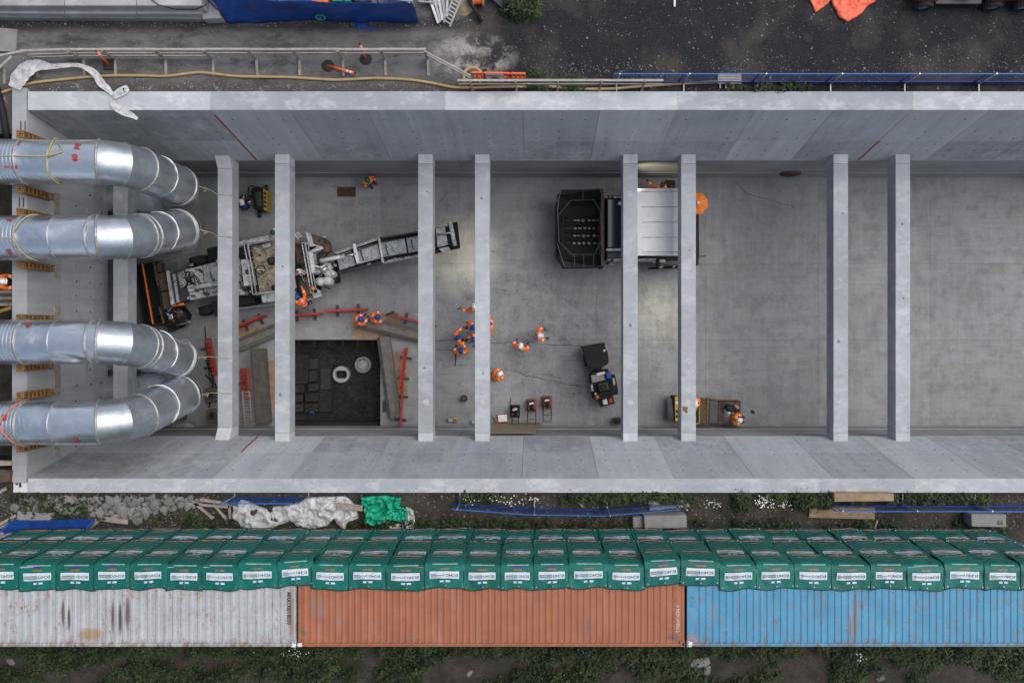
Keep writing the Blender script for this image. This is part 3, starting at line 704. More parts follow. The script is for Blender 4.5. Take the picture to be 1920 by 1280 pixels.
# blue sheeted hoarding
def sheet(name, mat, fn, nu, nv, lab, cat, parent=None, solid=.012):
    m = MB(); m.grid(nu,nv,fn); o = m.build(name, mat, parent, True)
    md = o.modifiers.new('s','SOLIDIFY'); md.thickness = solid
    if lab: tag(o, lab, cat)
    return o
t = thing('sheeted_hoarding', 'blue plastic sheet stretched over a fence along the top', 'hoarding', W(590,40,0))
bot = [(372,-30),(392,20),(412,36),(440,47),(520,42),(590,39),(650,41),(700,43),(786,43)]
top_ = [(360,-60),(380,-45),(400,-30),(440,-20),(480,-2),(560,2),(640,7),(720,4),(774,5)]
def hoard(u, v):
    k = u*(len(bot)-1); i = min(int(k),len(bot)-2); f = k-i
    a = W(*[bot[i][j]*(1-f)+bot[i+1][j]*f for j in (0,1)],.03); b = W(*[top_[i][j]*(1-f)+top_[i+1][j]*f for j in (0,1)],1.9)
    p = a.lerp(b,v); p.y += .10*nz(u*14,v*1.5,3)+.04*nz(u*40,v*4,1); p.z += .05*nz(u*9,v*3,8); return p
sheet('blue_sheet', M['tarp_b'], hoard, 90, 12, None, None, t)
for x in range(420,790,60): MB().bar(W(x,40,0)+Vector((0,.25,0)),W(x,40,0)+Vector((0,.28,1.85)),.05).build('fence_post', M['grey'], t)
MB().bar(W(400,-26,1.86)+Vector((0,.12,0)),W(774,8,1.86)+Vector((0,.1,0)),.05).build('top_rail', M['grey'], t)
em = MB(); p0 = hoard(.665,.35)
em.lathe((0,0,0),[(.13,0),(.20,0),(.20,.01),(.13,.01),(.13,0)],18); em.lathe((0,0,0),[(0,.012),(.05,.012)],8)
q = Matrix.Rotation(R(80),4,'X'); em.v = [tuple((q@Vector(v))*1.0+p0+Vector((0,-.12,.02))) for v in em.v]
em.build('emblem', plain('teal_print',(.02,.22,.25),.5), t)
o = MB().ribbon([W(663,40,.02),W(672,50,.05),W(688,51,.03),W(702,56,.02),W(692,60,.03)],[.1,.2,.1,.18,.05]).build('blue_offcut', M['tarp_b']); tag(o,'small crumpled strip of blue sheeting on the paving','sheet')
for k,(px,py,c,l) in enumerate(((598,-4,'orangep','orange container corner behind the blue sheet'),(640,-6,'tarp_g','green item behind the blue sheet'),(680,-8,'ply','tan board stack behind the blue sheet'),(745,-10,'white','white case behind the blue sheet'))):
    m = MB(); m.pp([(px-18,py-14),(px+18,py-14),(px+16,py+9),(px-17,py+9)],.9,0); tag(m.build('stored_item', M[c],None,False,.03), l, 'stored item')
# stacked grey frames, white ladder, dark pipe, sand, reel
t = thing('frame_stack', 'stack of grey steel formwork frames leaning by the white ladder', 'frames', W(820,20,0))
for k in range(5):
    a = W(803+k*9,-10,.3); b = W(822+k*4,44-k*3,.15+.05*k); 
    MB().bar(a,b,.09,.05).build('frame_bar', M['grey' if k%2 else 'steel'], t)
for k in range(2): MB().bar(W(785,-2+k*5,.3),W(812,0+k*5,.3),.06).build('cross_bar', M['grey'], t)
MB().pp([(800,-20),(830,-20),(832,12),(806,8)],.28,.02).build('panel', M['conc_lt'], t)
def ladder(name, a, b, w, n_, mat, lab, up=(0,0,1), thk=.05):
    t = thing(name, lab, 'ladder', a); a = Vector(a); b = Vector(b); d = (b-a).normalized(); s = d.cross(Vector(up)).normalized()*w/2
    for sg in (-1,1): MB().bar(a+s*sg,b+s*sg,thk,thk*1.4,up).build('stile', mat, t)
    for k in range(n_):
        c = a.lerp(b,(k+.6)/n_); MB().bar(c-s*.9,c+s*.9,.03).build('rung', mat, t)
    return t
ladder('white_ladder', W(838,46,.1), W(862,-14,1.0), .28, 9, M['white'], 'white ladder lying on the ground near the sand at the top edge')
o = MB().tube([W(875,-8,.5),W(903,42,.12)],.075,10).build('black_pipe', M['black'],None,True); tag(o,'straight black pipe leaning beside the sand heap','pipe')
o = MB().grid(24,20,lambda u,v:(W(848+u*44,-20+v*56,0)+Vector((0,0,.30*max(0,1-((u-.5)*2)**2-((v-.35)*1.8)**2)+.02*nz(u*9,v*9)-.015)))).build('sand_heap', plain('sand',(.30,.24,.15),.95,0,.25,6,0,.4,40),None,True); tag(o,'small heap of tan sand at the top edge','sand heap')
t = thing('cable_reel', 'cream and orange cable reel at the top edge', 'reel', W(896,0,0)); m = MB(); c = W(897,-2,.3)
for s_ in (-1,1): MB().cyl(c+Vector((s_*.16,0,0)),c+Vector((s_*.2,0,0)),.28,20).build('flange', M['hose'], t)
MB().cyl(c-Vector((.16,0,0)),c+Vector((.16,0,0)),.2,18).build('cable_coil', M['orangep'], t)
o = MB().pp([(912,-10),(948,-10),(950,15),(944,17)],.2,0).build('rubber_mat', M['dark']); tag(o,'dark grey board at the top edge near the weeds','board')
# timber guard rail with outrigger feet
t = thing('timber_guardrail', 'long pale timber guard rail on outrigger feet along the paving', 'fence', W(400,112,0))
posts = [38,98,157,217,311,400,481,562,643,722,802]
z1 = 1.0
def base(px): return 112+ (8 if px < 60 else 0)
gx = [W(p,112,0) for p in posts]
gx[0] = W(10,128,0); gx[1] = W(70,115,0)
for k, p in enumerate(gx):
    lean = Vector((random.uniform(-.04,.04),random.uniform(-.03,.03),0))
    MB().bar(p,p+Vector((0,0,1.0))+lean,.05,.10,(1,0,0)).build('post', M['timber'], t)
    MB().bar(p+Vector((0,.05,.03)),p+Vector((random.uniform(-.02,.05),-.62,.03)),.09,.06).build('foot', M['timber'], t)
for zz, w in ((.97,.14),(.52,.12),(.22,.1)):
    for k in range(len(gx)-1):
        if zz < .3 and (k > 4 or k < 1): continue
        if k == 0 and zz < .6: continue
        a = gx[k]+Vector((-.05,.06+.004*(k%2),zz+.01*(k%2))); b = gx[k+1]+Vector((.05,.06+.004*(k%2),zz+.01*(k%2)))
        MB().bar(a,b,.075 if zz>.9 else .035,w if zz<.9 else .05).build('rail', M['timber_w'], t)
for dz in (.95,.6): MB().bar(gx[-1]+Vector((0,0,dz)),W(886,156,.0)+Vector((0,0,dz*.95)),.05,.09).build('end_rail', M['timber_w'], t)
MB().bar(W(-10,135,.9),W(22,106,.95),.08,.05).build('end_rail', M['timber_w'], t)
# lower timber rail right of it
t = thing('timber_edge_rail', 'short pale timber edge rail in front of orange barrier, at the wall top', 'fence', W(1050,165,0))
for k, px in enumerate((886,968,1045,1124,1203)):
    p = W(px,168,0); MB().bar(p,p+Vector((0,.0,1.05)),.09,.05,(1,0,0)).build('post', M['timber'], t)
    MB().bar(p+Vector((0,.02,.04)),p+Vector((0,-.18,.04)),.09,.06).build('foot', M['timber'], t)
for zz in (1.0,.55):
    for a, b in ((862,990),(985,1125),(1120,1236)):
        MB().bar(W(a,168.3,0)+Vector((0,.05,zz+(.006 if a==985 else 0))),W(b,168.3,0)+Vector((0,.05,zz+(.006 if a==985 else 0))),.08 if zz>.9 else .03,.05 if zz>.9 else .11).build('rail', M['timber_w'], t)
# delineator posts
def delineator(b, tp, lab, round_=True):
    B = W(*b,0); t = thing('delineator', lab, 'delineator', B, 'orange delineator posts knocked over on the paving'); T = Vector(tp)
    if round_: MB().lathe(B,[(0,.07),(.12,.07),(.2,.05),(.24,0)],10).build('base', M['rubber'], t)
    else: MB().box(B.x-.21,B.x+.21,B.y-.2,B.y+.2,0,.07).build('base', M['rubber'], t, bevel=.02)
    A = B+Vector((0,0,.05)); MB().cyl(A,T,.045,10).build('post', M['orangep'], t, True)
    for f in (.72,.84):
        MB().cyl(A.lerp(T,f),A.lerp(T,f+.06),.048,10).build('reflective_band', M['wht_tape'], t, True)
    MB().cyl(A.lerp(T,.99),T+(T-A).normalized()*.05,.035,8).build('top_loop', M['black'] , t)
delineator((205,122), W(181,96,.75), 'orange delineator post on a square black base near the white sheeting', False)
delineator((615,124), W(664,137,.3), 'orange delineator post toppled to the right, beside the yellow hose')
delineator((686,111), W(675,84,.85), 'orange delineator post leaning away, right of the toppled one')
# yellow hose
hp = [(-20,182),(20,168),(60,156),(110,150),(160,145),(210,142),(270,142),(310,143),(345,139),(375,136),(405,139),(440,143),(480,144),(540,145),(590,148),(625,150),(660,149),(700,147),(760,149),(805,155),(845,163),(880,165),(930,163),(980,163),(1040,163),(1090,167),(1140,167),(1180,164),(1230,160),(1290,156),(1350,154)]
def smooth(pts, n_=4):
    out = []
    for i in range(len(pts)-1):
        p0 = pts[max(i-1,0)]; p1 = pts[i]; p2 = pts[i+1]; p3 = pts[min(i+2,len(pts)-1)]
        for k in range(n_):
            u = k/n_; out.append(.5*((2*p1)+(-p0+p2)*u+(2*p0-5*p1+4*p2-p3)*u*u+(-p0+3*p1-3*p2+p3)*u**3))
    return out+[pts[-1]]
o = MB().tube(smooth([W(*p,.06) for p in hp]),.055,8).build('yellow_hose', M['hose'],None,True); tag(o,'long yellow hose snaking along the top of the north wall','hose')
o = MB().tube(smooth([W(886+ 17*math.cos(a*.35),147-17*math.sin(a*.35)-3,.25) for a in range(-2,12)]),.06,8).build('hose_loop', M['hose'],None,True); tag(o,'loop of yellow hose behind the orange barrier','hose')
# white sheeting blown over the corner
wp = [(28,166),(34,152),(50,134),(72,124),(100,126),(140,123),(160,127),(178,138),(190,156),(205,170),(211,182)]
ww = [.45,.6,.62,.44,.2,.14,.18,.26,.30,.2,.04]
P = smooth([W(*p,.28 if i<9 else .25) for i,p in enumerate(wp)],5)
m = MB(); n_ = len(P); 
def wsh(u,v):
    k = min(int(u*(n_-1)),n_-2); f = u*(n_-1)-k; p = P[k].lerp(P[k+1],f); d = (P[k+1]-P[k]).normalized(); s = Vector((-d.y,d.x,0))
    wi = u*(len(ww)-1); i = min(int(wi),len(ww)-2); w_ = ww[i]*(1-(wi-i))+ww[i+1]*(wi-i)
    q = p+s*(v-.5)*w_; q.z += .05*nz(u*22,v*3,5)+.035*nz(u*60,v*9,2)+.25*min(1,u*4)*(1-u)*.5; return q
t = thing('white_sheeting', 'long strip of white plastic sheeting draped over the wall corner by the ducts', 'sheeting', W(120,125,0))
m.grid(80,8,wsh).build('strip', M['tarp_w'], t, True)
for tail, lab in (([(211,182),(222,172),(236,167),(230,175),(214,184)],'a'),([(210,182),(212,196),(228,208),(246,216),(258,223)],'b')):
    Q = smooth([W(*p,.24) for p in tail],5); L = len(Q)
    MB().ribbon(Q,[.06+.22*math.sin(math.pi*min(.9,(i+1)/L)) for i in range(L)],(0,.15,1)).build('tail', M['tarp_w'], t, True)
# orange plastic barrier with sign
t = thing('plastic_barrier', 'orange slotted plastic barrier carrying a white sign behind the timber rail', 'barrier', W(940,153,0))
A = W(888,152,0); B = W(986,154,0); d = (B-A).normalized(); L = (B-A).length
f = MB(); 
for zz, hh in ((.12,.14),(1.0,.14),(.55,.05)): f.bar(A+Vector((0,0,zz)),B+Vector((0,0,zz)),.05,hh)
for k in range(13): f.bar(A+d*L*(k+.2)/12.4+Vector((0,0,.1)),A+d*L*(k+.2)/12.4+Vector((0,0,1.0)),.06,.05,(1,0,0))
f.build('panel', M['orangep'], t)
for fr in (.22,.72):
    p = A+d*L*fr; MB().bar(p+Vector((0,.45,.04)),p+Vector((0,-.1,.04)),.12,.08).build('foot', M['rubber'], t); MB().bar(p+Vector((0,.03,.05)),p+Vector((0,.03,1.1)),.05).build('foot_upright', M['black'], t)
s0 = A+d*L*.26; s1 = A+d*L*.58; yv = -.05
sg = MB(); sg.add([s0+Vector((0,yv,.05)),s1+Vector((0,yv,.05)),s1+Vector((0,yv+.02,1.02)),s0+Vector((0,yv+.02,1.02))],[(0,1,2,3)]); so_ = sg.build('sign', M['white'], t)
so_.modifiers.new('s','SOLIDIFY').thickness = .006
sm = MB(); c = s0.lerp(s1,.5)
def onsign(u_,v_): return Vector((c.x+u_, s0.y+yv-.012+.02*v_, v_))
put_text(sm,'DANGER DEEP',.11,lambda a,b:onsign(a,b+.84),.004); put_text(sm,'EXCAVATION AHEAD',.085,lambda a,b:onsign(a,b+.72),.003)
sm = MB(); [sm.box(c.x-w_/2+o_,c.x+w_/2+o_,0,0,0,0) for w_,o_ in ()]
for k,(v_,a_,b_) in enumerate(((.86,-.22,.24),(.80,-.28,.30),(.74,-.30,.18))):      # the notice is too small to read: lines of dark print
    for i in range(9):
        u0 = a_+(b_-a_)*i/9; sm.add([onsign(u0,v_-.018),onsign(u0+(b_-a_)/9*.7,v_-.018),onsign(u0+(b_-a_)/9*.7,v_+.018),onsign(u0,v_+.018)],[(0,1,2,3)])
sm.build('sign_print', M['dark'], t)
rd = MB(); rd.add([onsign(.16*math.cos(R(k*15)),.5+.16*math.sin(R(k*15))) for k in range(24)],[tuple(range(24))]); rd.build('sign_symbol', M['red'], t)
# blue mesh edge barriers
def barrier_run(pts, side, lab, name='mesh_barrier', ends=True, sk=0):
    t = thing(name, lab, 'barrier', pts[0])
    for k in range(len(pts)-1):
        a, b = pts[k], pts[k+1]; d = (b-a).normalized(); L = (b-a).length
        MB().bar(a+Vector((0,0,.09)),b+Vector((0,0,.09)),.02,.17).build('toe_board', M['blue'], t)
        MB().bar(a+Vector((0,0,1.16)),b+Vector((0,0,1.16)),.03,.035).build('top_rail', M['blue_lt'], t)
        MB().bar(a+Vector((0,0,.22)),b+Vector((0,0,.22)),.02,.03).build('bottom_rail', M['blue'], t)
        for e in (.01,.99): MB().bar(a.lerp(b,e)+Vector((0,0,.05)),a.lerp(b,e)+Vector((0,0,1.16)),.03,.03).build('stile', M['blue'], t)
        mm = MB(); n_ = int(L/.085)
        for i in range(n_): q = a.lerp(b,(i+.5)/n_); mm.bar(q+Vector((0,0,.2)),q+Vector((0,0,1.15)),.006)
        for zz in (.45,.7,.95): mm.bar(a+Vector((0,.004,zz)),b+Vector((0,.004,zz)),.006)
        tag(mm.build('mesh_infill', M['blue'], t), kind='stuff')
    for k, p in enumerate(pts if ends else pts[1:]):
        p = p+(pts[1]-pts[0]).normalized()*.2
        MB().cyl(p+Vector((0,-side*.05,0)),p+Vector((sk,-side*.05,1.35)),.025,8).build('post', M['steel'], t)
        MB().bar(p+Vector((0,-side*.06,.1)),p+Vector((0,-side*.42,.12)),.04).build('wall_bracket', M['grey'], t)
bx = [1146,1272,1410,1547,1686,1825,1964]
barrier_run([W(x,155,.1)*1+Vector((0,0,-.1)) for x in bx], 1, 'long blue mesh edge barrier above the north wall, at the asphalt yard')
t = thing('pallet', 'cream timber pallet lying behind the blue mesh barrier', 'pallet', W(1367,150,0))
for k in range(4): a = W(1346,142+k*4.5,.12); b = W(1390,142+k*4.5,.12); MB().bar(a,b,.075,.025).build('board', M['timber_w'], t)
for x in (1350,1361,1374,1386): MB().bar(W(x,138,.06),W(x,166,.06),.05,.08).build('bearer', M['timber_w'], t)
# orange sheets on the yard
def flat_sheet(name, outline, mat, lab, amp=.06, z=.03, nd=26, seed=0, cat='sheet', hgt=None):
    pts = [W(*p,0) for p in outline]; x0 = min(p.x for p in pts); x1 = max(p.x for p in pts); y0 = min(p.y for p in pts); y1 = max(p.y for p in pts)
    # triangulated fan refined by subdivision so the outline is kept
    import bmesh
    bm = bmesh.new(); vs = [bm.verts.new((p.x,p.y,0)) for p in pts]; bm.faces.new(vs); bmesh.ops.triangulate(bm, faces=bm.faces)
    for _ in range(8):
        es = [e for e in bm.edges if e.calc_length() > max(x1-x0,y1-y0)/nd]
        if not es: break
        bmesh.ops.subdivide_edges(bm, edges=es, cuts=1); bmesh.ops.triangulate(bm, faces=[f for f in bm.faces if len(f.verts) > 3])
    bd = [v for v in bm.verts if v.is_boundary]
    for v in bm.verts:
        x, y = v.co.x, v.co.y; e = 0 if v.is_boundary else 1
        r = (1-abs(nz(x*1.2+seed,y*1.2,seed))*2.2)*.6+.75*(1-abs(nz(x*2.6+.6*nz(x*3,y*3),y*2.6+seed,2))*2.4)+.55*(1-abs(nz(x*6+nz(x*4,y*4,7),y*6,seed+4))*2.4)
        v.co.z = z+amp*max(0,r*1.5)*(1 if e else .3)+ (hgt(x,y) if hgt else 0)
        v.co.x += .06*nz(x*2,y*2,seed+9); v.co.y += .06*nz(x*2,y*2,seed+19)
    bmesh.ops.recalc_face_normals(bm, faces=bm.faces)
    if sum(f.normal.z for f in bm.faces) < 0: bmesh.ops.reverse_faces(bm, faces=bm.faces)
    me = bpy.data.meshes.new(name); bm.to_mesh(me); bm.free(); me.materials.append(mat)
    me.polygons.foreach_set('use_smooth',[True]*len(me.polygons))
    o = bpy.data.objects.new(name, me); COL.objects.link(o); md = o.modifiers.new('s','SOLIDIFY'); md.thickness = .01
    return tag(o, lab, cat)
flat_sheet('orange_sheet',[(1508,-22),(1558,-22),(1556,2),(1528,26),(1516,2)],M['tarp_o'],'left one of two orange sheets at the top of the asphalt yard',.03,seed=2)
flat_sheet('orange_sheet',[(1557,-25),(1650,-25),(1641,2),(1618,22),(1588,45),(1575,36),(1559,10)],M['tarp_o'],'right, larger one of two orange sheets at the top of the asphalt yard',.04,seed=5)
o = MB().bar(W(1265,-8,.04),W(1265,13,.04),.07,.04).build('white_batten', M['white']); tag(o,'white batten at the top edge of the asphalt yard','batten')
for k,(px,py,r) in enumerate(((1157,73,.21),(1515,72,.17))):
    m = MB(); c = W(px,py,.012); m.lathe(c,[(0,-.006),(r*.7,0),(r,.004),(r*1.15,-.008)],16); tag(m.build('manhole_cover', M['black']), ['dark round cover in the yard below the white batten','small dark round cover in the yard left of the orange sheets'][k], 'cover')
# off-road buggies at the top right
def wheel(p, r, w, ax, parent, n=20):
    p = Vector(p); ax = Vector(ax).normalized(); t_ = MB(); u = ax.orthogonal().normalized(); v = ax.cross(u)
    prof = [(-w/2,r*.62),(-w/2,r*.9),(-w*.38,r),(w*.38,r),(w/2,r*.9),(w/2,r*.62)]; b = len(t_.v)
    for o_, rr in prof:
        for i in range(n*2):
            a = math.pi*i/n; k = rr*(1.0 if (i%2 or rr < r*.99) else .955); t_.v.append(tuple(p+ax*o_+(u*math.cos(a)+v*math.sin(a))*k))
    N = n*2
    for k in range(5):
        for i in range(N): t_.f.append((b+k*N+i,b+k*N+(i+1)%N,b+(k+1)*N+(i+1)%N,b+(k+1)*N+i)); t_.mi.append(0)
    wo = thing('wheel', None, None, p); setpar(wo, parent)
    t_.build('tyre', M['rubber'], wo); m = MB(); m.cyl(p-ax*w*.35,p+ax*w*.35,r*.63,16); m.cyl(p-ax*w*.42,p+ax*w*.42,r*.2,10); m.build('rim', M['grey'], wo)
def buggy(px, lab, mirror=1):
    O = W(px,-18,0); t = thing('off_road_buggy', lab, 'buggy', O)
    L, Wd = 2.6, 1.4; x0 = O.x
    for dx in (-.95,1.6):
        for dy in (-.68,.68): wheel((x0+dx,O.y+dy,.33),.33,.26,(0,1,0),t)
    MB().prism([(x0-1.1,O.y-.45),(x0+1.9,O.y-.45),(x0+2.1,O.y+.45),(x0-1.1,O.y+.45)],.62,.3).build('chassis', M['black'], t, bevel=.05)
    MB().prism([(x0-.55,O.y-.68),(x0+1.15,O.y-.68),(x0+1.2,O.y-.46),(x0-.6,O.y-.46)],.42,.3).build('side_step', M['dark'], t, bevel=.03)
    MB().prism([(x0-1.45,O.y-.62),(x0-.55,O.y-.66),(x0-.45,O.y+.5),(x0-1.4,O.y+.5)],[.85,.8,.9,.9],.55).build('bonnet', M['redp'], t, bevel=.06)
    MB().prism([(x0-1.3,O.y-.6),(x0-.85,O.y-.62),(x0-.85,O.y-.3),(x0-1.3,O.y-.3)],.93,.85).build('bonnet_badge_panel', M['white'], t, bevel=.02)
    MB().prism([(x0+1.3,O.y-.68),(x0+2.2,O.y-.66),(x0+2.1,O.y-.5),(x0+1.35,O.y-.5)],.8,.7).build('rear_fender', M['redp'], t, bevel=.02)
    for sy in (-.55,.55):
        MB().tube([(x0-.5,O.y+sy,.6),(x0-.1,O.y+sy*.9,1.6),(x0+1.1,O.y+sy*.9,1.65),(x0+1.6,O.y+sy,.7)],.03,8).build('roll_bar', M['black'], t, True)
    for xx in (-.1,1.1): MB().tube([(x0+xx,O.y-.5,1.6),(x0+xx,O.y+.5,1.6)],.03,8).build('roof_bar', M['black'], t, True)
    for sy in (-.28,.28):
        MB().prism([(x0+.2,O.y+sy-.2),(x0+.7,O.y+sy-.2),(x0+.7,O.y+sy+.2),(x0+.2,O.y+sy+.2)],.75,.55).build('seat', M['dark'], t, bevel=.05); MB().prism([(x0+.7,O.y+sy-.2),(x0+.82,O.y+sy-.2),(x0+.82,O.y+sy+.2),(x0+.7,O.y+sy+.2)],1.2,.6).build('seat_back', M['dark'], t, bevel=.04)
    for dx in (-.95,1.6): MB().tube([(x0+dx,O.y-.6,.33),(x0+dx+.1,O.y-.3,.5)],.035,6).build('suspension_arm', M['grey'], t)
buggy(1772,'black off-road buggy with a red bonnet at the top right')
buggy(1955,'second dark off-road buggy cut off by the right edge')
# ================================================================== MACHINES ON THE TRENCH FLOOR
def tbar(p, q, r=.02, n=6): return MB().tube([p,q], r, n)
def hose(pts, r=.02): return MB().tube(smooth([Vector(p) for p in pts],4), r, 6)
# ---- white cold milling machine with front conveyor
G = FZ
t = thing('milling_machine', 'large worn white road milling machine with a long conveyor, under the struts', 'milling machine', W(480,520,G))
def part(name, px, h1, h0, mat, bev=.02, par=None):
    z1 = [G+h for h in h1] if isinstance(h1,(list,tuple)) else G+h1
    return MB().pp(px, z1, G+h0).build(name, M[mat], par or t, False, bev)
# rusty rear box with the orange edge bar
def frame(px, h1, h0, th, mat, name, par):
    P = [W(*p,G+h1) for p in px]; c = sum(P, Vector())/len(P)
    for i in range(len(P)):
        a, b = P[i], P[(i+1)%len(P)]; m = MB(); d = (b-a).normalized(); mid_ = Vector((0,0,-(h1-h0)/2))
        m.bar(a+mid_,b+mid_,th,h1-h0); m.build(name, M[mat], par)
part('box_floor',[(254,500),(290,495),(306,603),(270,609)],.62,.5,'black')
frame([(253,498),(291,492),(308,606),(269,611)],1.35,.5,.07,'black','box_side',t)
MB().bar(W(267,494,G+1.45),W(287,607,G+1.45),.065).build('edge_bar', M['orange'], t)
MB().bar(W(289,493,G+1.42),W(297,535,G+1.42),.1).build('scraper_edge', M['brown'], t); MB().bar(W(299,575,G+1.42),W(307,606,G+1.42),.07).build('scraper_edge', M['brown'], t)
part('lump',[(291,493),(301,492),(303,508),(294,511)],1.55,1.1,'brown',.08)
part('mill_plate',[(293,514),(314,508),(318,543),(297,546)],1.3,.6,'brown'); part('mill_plate',[(297,548),(318,545),(322,575),(303,582)],1.25,.6,'brown')
part('white_beam',[(311,508),(316,507),(326,570),(320,572)],1.75,1.2,'mwhite')
part('rear_deck',[(318,512),(346,504),(356,562),(328,569)],1.65,.9,'dark')
part('panel_gap',[(323,514),(328,513),(336,566),(331,568)],1.72,1.6,'mgrey')
part('engine_panel',[(332,512),(345,507),(352,535),(338,540)],1.75,1.5,'mgrey'); part('soot_panel',[(338,541),(352,537),(356,560),(341,564)],1.74,1.5,'dark')
part('deck_panel',[(347,505),(378,498),(383,532),(353,537)],1.85,1.0,'mwhite'); part('deck_panel',[(354,545),(386,540),(390,556),(356,563)],1.85,1.0,'mwhite')
part('deck_panel',[(379,497.5),(404,491),(412,527),(384,531)],1.88,1.0,'mgrey'); part('deck_panel',[(387,540),(414,535),(416,552),(391,556)],1.88,1.0,'mgrey')
part('deck_panel',[(405,491),(450,484),(457,545),(416,553)],1.9,1.0,'mwhite')
tbar(W(353,541,G+2.05),W(412,531,G+2.1),.11,12).build('hydraulic_ram', M['mwhite'], t, True); part('ram_bracket',[(351,536),(362,534),(364,545),(353,547)],2.15,1.85,'mwhite')
part('track_light',[(322,570),(344,567),(344,572),(323,575)],1.5,1.3,'orange'); part('light_lens',[(329,569.5),(334,569),(334,573),(330,573.5)],1.53,1.5,'redp',.005)
part('hydraulic_block',[(304,578),(335,571),(350,590),(345,607),(312,612)],1.0,.3,'black',.06)
for k in range(14):
    p = W(random.uniform(306,348),random.uniform(575,606),G+1.05); part_ = MB().tube(smooth([p,p+Vector((random.uniform(-.3,.3),random.uniform(-.2,.2),.12)),p+Vector((random.uniform(-.5,.5),random.uniform(-.4,.4),0))],3),random.uniform(.015,.035),6)
    part_.build('hydraulic_hose', M[random.choice(['black','black','rust','grey'])], t, True)
part('valve',[(314,590),(322,588),(324,597),(316,600)],1.2,.9,'steel'); part('toolbox',[(318,600),(338,597),(340,612),(314,622)],.6,.05,'black'); part('red_cover',[(330,584),(342,582),(344,592),(333,595)],1.08,.9,'rust')
for a,b,c,d_ in (((302,490),(333,486),(336,505),(1.7)),((351,566),(371,583),(365,598),1.2)):
    hose([W(*a,G+d_),W(*b,G+d_+.3),W(*c,G+d_)],.018).build('grab_rail', M['grey'], t, True)
for k in range(9):
    hose([W(random.uniform(345,360),random.uniform(505,545),G+1.9),W(random.uniform(352,372),random.uniform(505,545),G+2.05),W(random.uniform(360,384),random.uniform(520,548),G+1.92)],.022).build('hydraulic_hose', M['black'], t, True)
ax = (W(400,500,G)-W(300,520,G)).normalized(); sd = Vector((-ax.y,ax.x,0))
for px, py in ((375,490),(392,581)):
    wheel(W(px,py,G+.45),.47,.42,sd,t)
part('mudguard',[(387,466),(410,461),(413,487),(391,492)],1.3,.5,'black'); part('mudguard',[(396,566),(412,563),(414,592),(403,593)],1.25,.4,'black')
# platform
part('platform_floor',[(452,470),(512,452),(545,450),(562,545),(520,560),(468,556)],1.75,1.3,'black')
pf = plain('muddy_platform',(.33,.28,.21),.9,0,.55,4.5,.8); M['mud'] = pf
part('platform_deck',[(471,462),(514,452),(540,450),(556,540),(514,547),(487,548)],1.83,1.76,'mud')
part('side_cabinet',[(440,455),(502,441),(508,448),(450,461)],2.3,1.2,'mwhite'); part('side_cabinet',[(489,553),(530,546),(532,562),(492,568)],2.1,.9,'mwhite')
part('tank_box',[(440,557),(476,551),(478,568),(444,575)],1.5,.5,'black',.06); part('step_beam',[(444,577),(520,567),(521,571),(445,581)],.75,.55,'mgrey')
part('console',[(451,487),(464,485),(473,533),(457,537)],2.5,1.8,'mwhite'); part('console_screen',[(459,506),(465,505),(466,514),(460,515)],2.56,2.45,'dark')
part('side_panel',[(446,538),(456,537),(459,552),(447,553)],2.1,1.4,'mwhite'); part('engine_cover',[(446,465),(458,462),(462,482),(449,485)],2.1,1.5,'black')
def rail(px, h0, h1, mat='mwhite', n_=2):
    P = [W(*p,G+h1) for p in px]
    MB().tube(P,.03,6).build('rail', M[mat], t, True)
    if n_ > 1: MB().tube([p-Vector((0,0,(h1-h0)/2)) for p in P],.022,6).build('rail', M[mat], t, True)
    for p in P: tbar(p,Vector((p.x,p.y,G+h0)),.028).build('rail_post', M[mat], t)
rail([(457,457),(516,447)],1.9,2.75); rail([(457,457),(466,500),(474,552)],1.9,2.75); rail([(474,552),(520,545)],1.9,2.75); rail([(465,458),(480,548)],1.9,2.7,'mwhite',1)
c = W(489,506,G+2.6); MB().tube([c+Vector((.2*math.cos(a*math.pi/10),.2*math.sin(a*math.pi/10),0)) for a in range(21)],.022,6).build('steering_wheel', M['black'], t, True)
tbar(c,c+Vector((-.15,-.05,-.7)),.04).build('steering_column', M['black'], t); MB().bar(c-Vector((.2,0,0)),c+Vector((.2,0,0)),.03).build('spoke', M['white'], t)
for s_ in ([(499,484),(513,480),(516,494),(503,497)],[(507,535),(516,533),(518,546),(509,547)]): part('seat',s_,2.25,1.9,'black',.08)
part('seat_cushion',[(502,486),(511,484),(513,491),(505,493)],2.32,2.2,'dark',.05)
sk = part('ice_tray',[(488,458),(506,453),(508,462),(492,467)],2.05,1.84,'steel',.05)
lump = M['mgrey']
for k in range(26):                       # broken planings and grit on the platform
    p = W(random.uniform(473,514),random.uniform(458,545),G+1.84); r = random.uniform(.03,.09)
    MB().lathe(p,[(r,0),(r*.8,r*.5),(.01,r*.7)],6,1,random.uniform(.5,1)).build('planing_lump', M[random.choice(['mud','brown','mgrey'])], t)
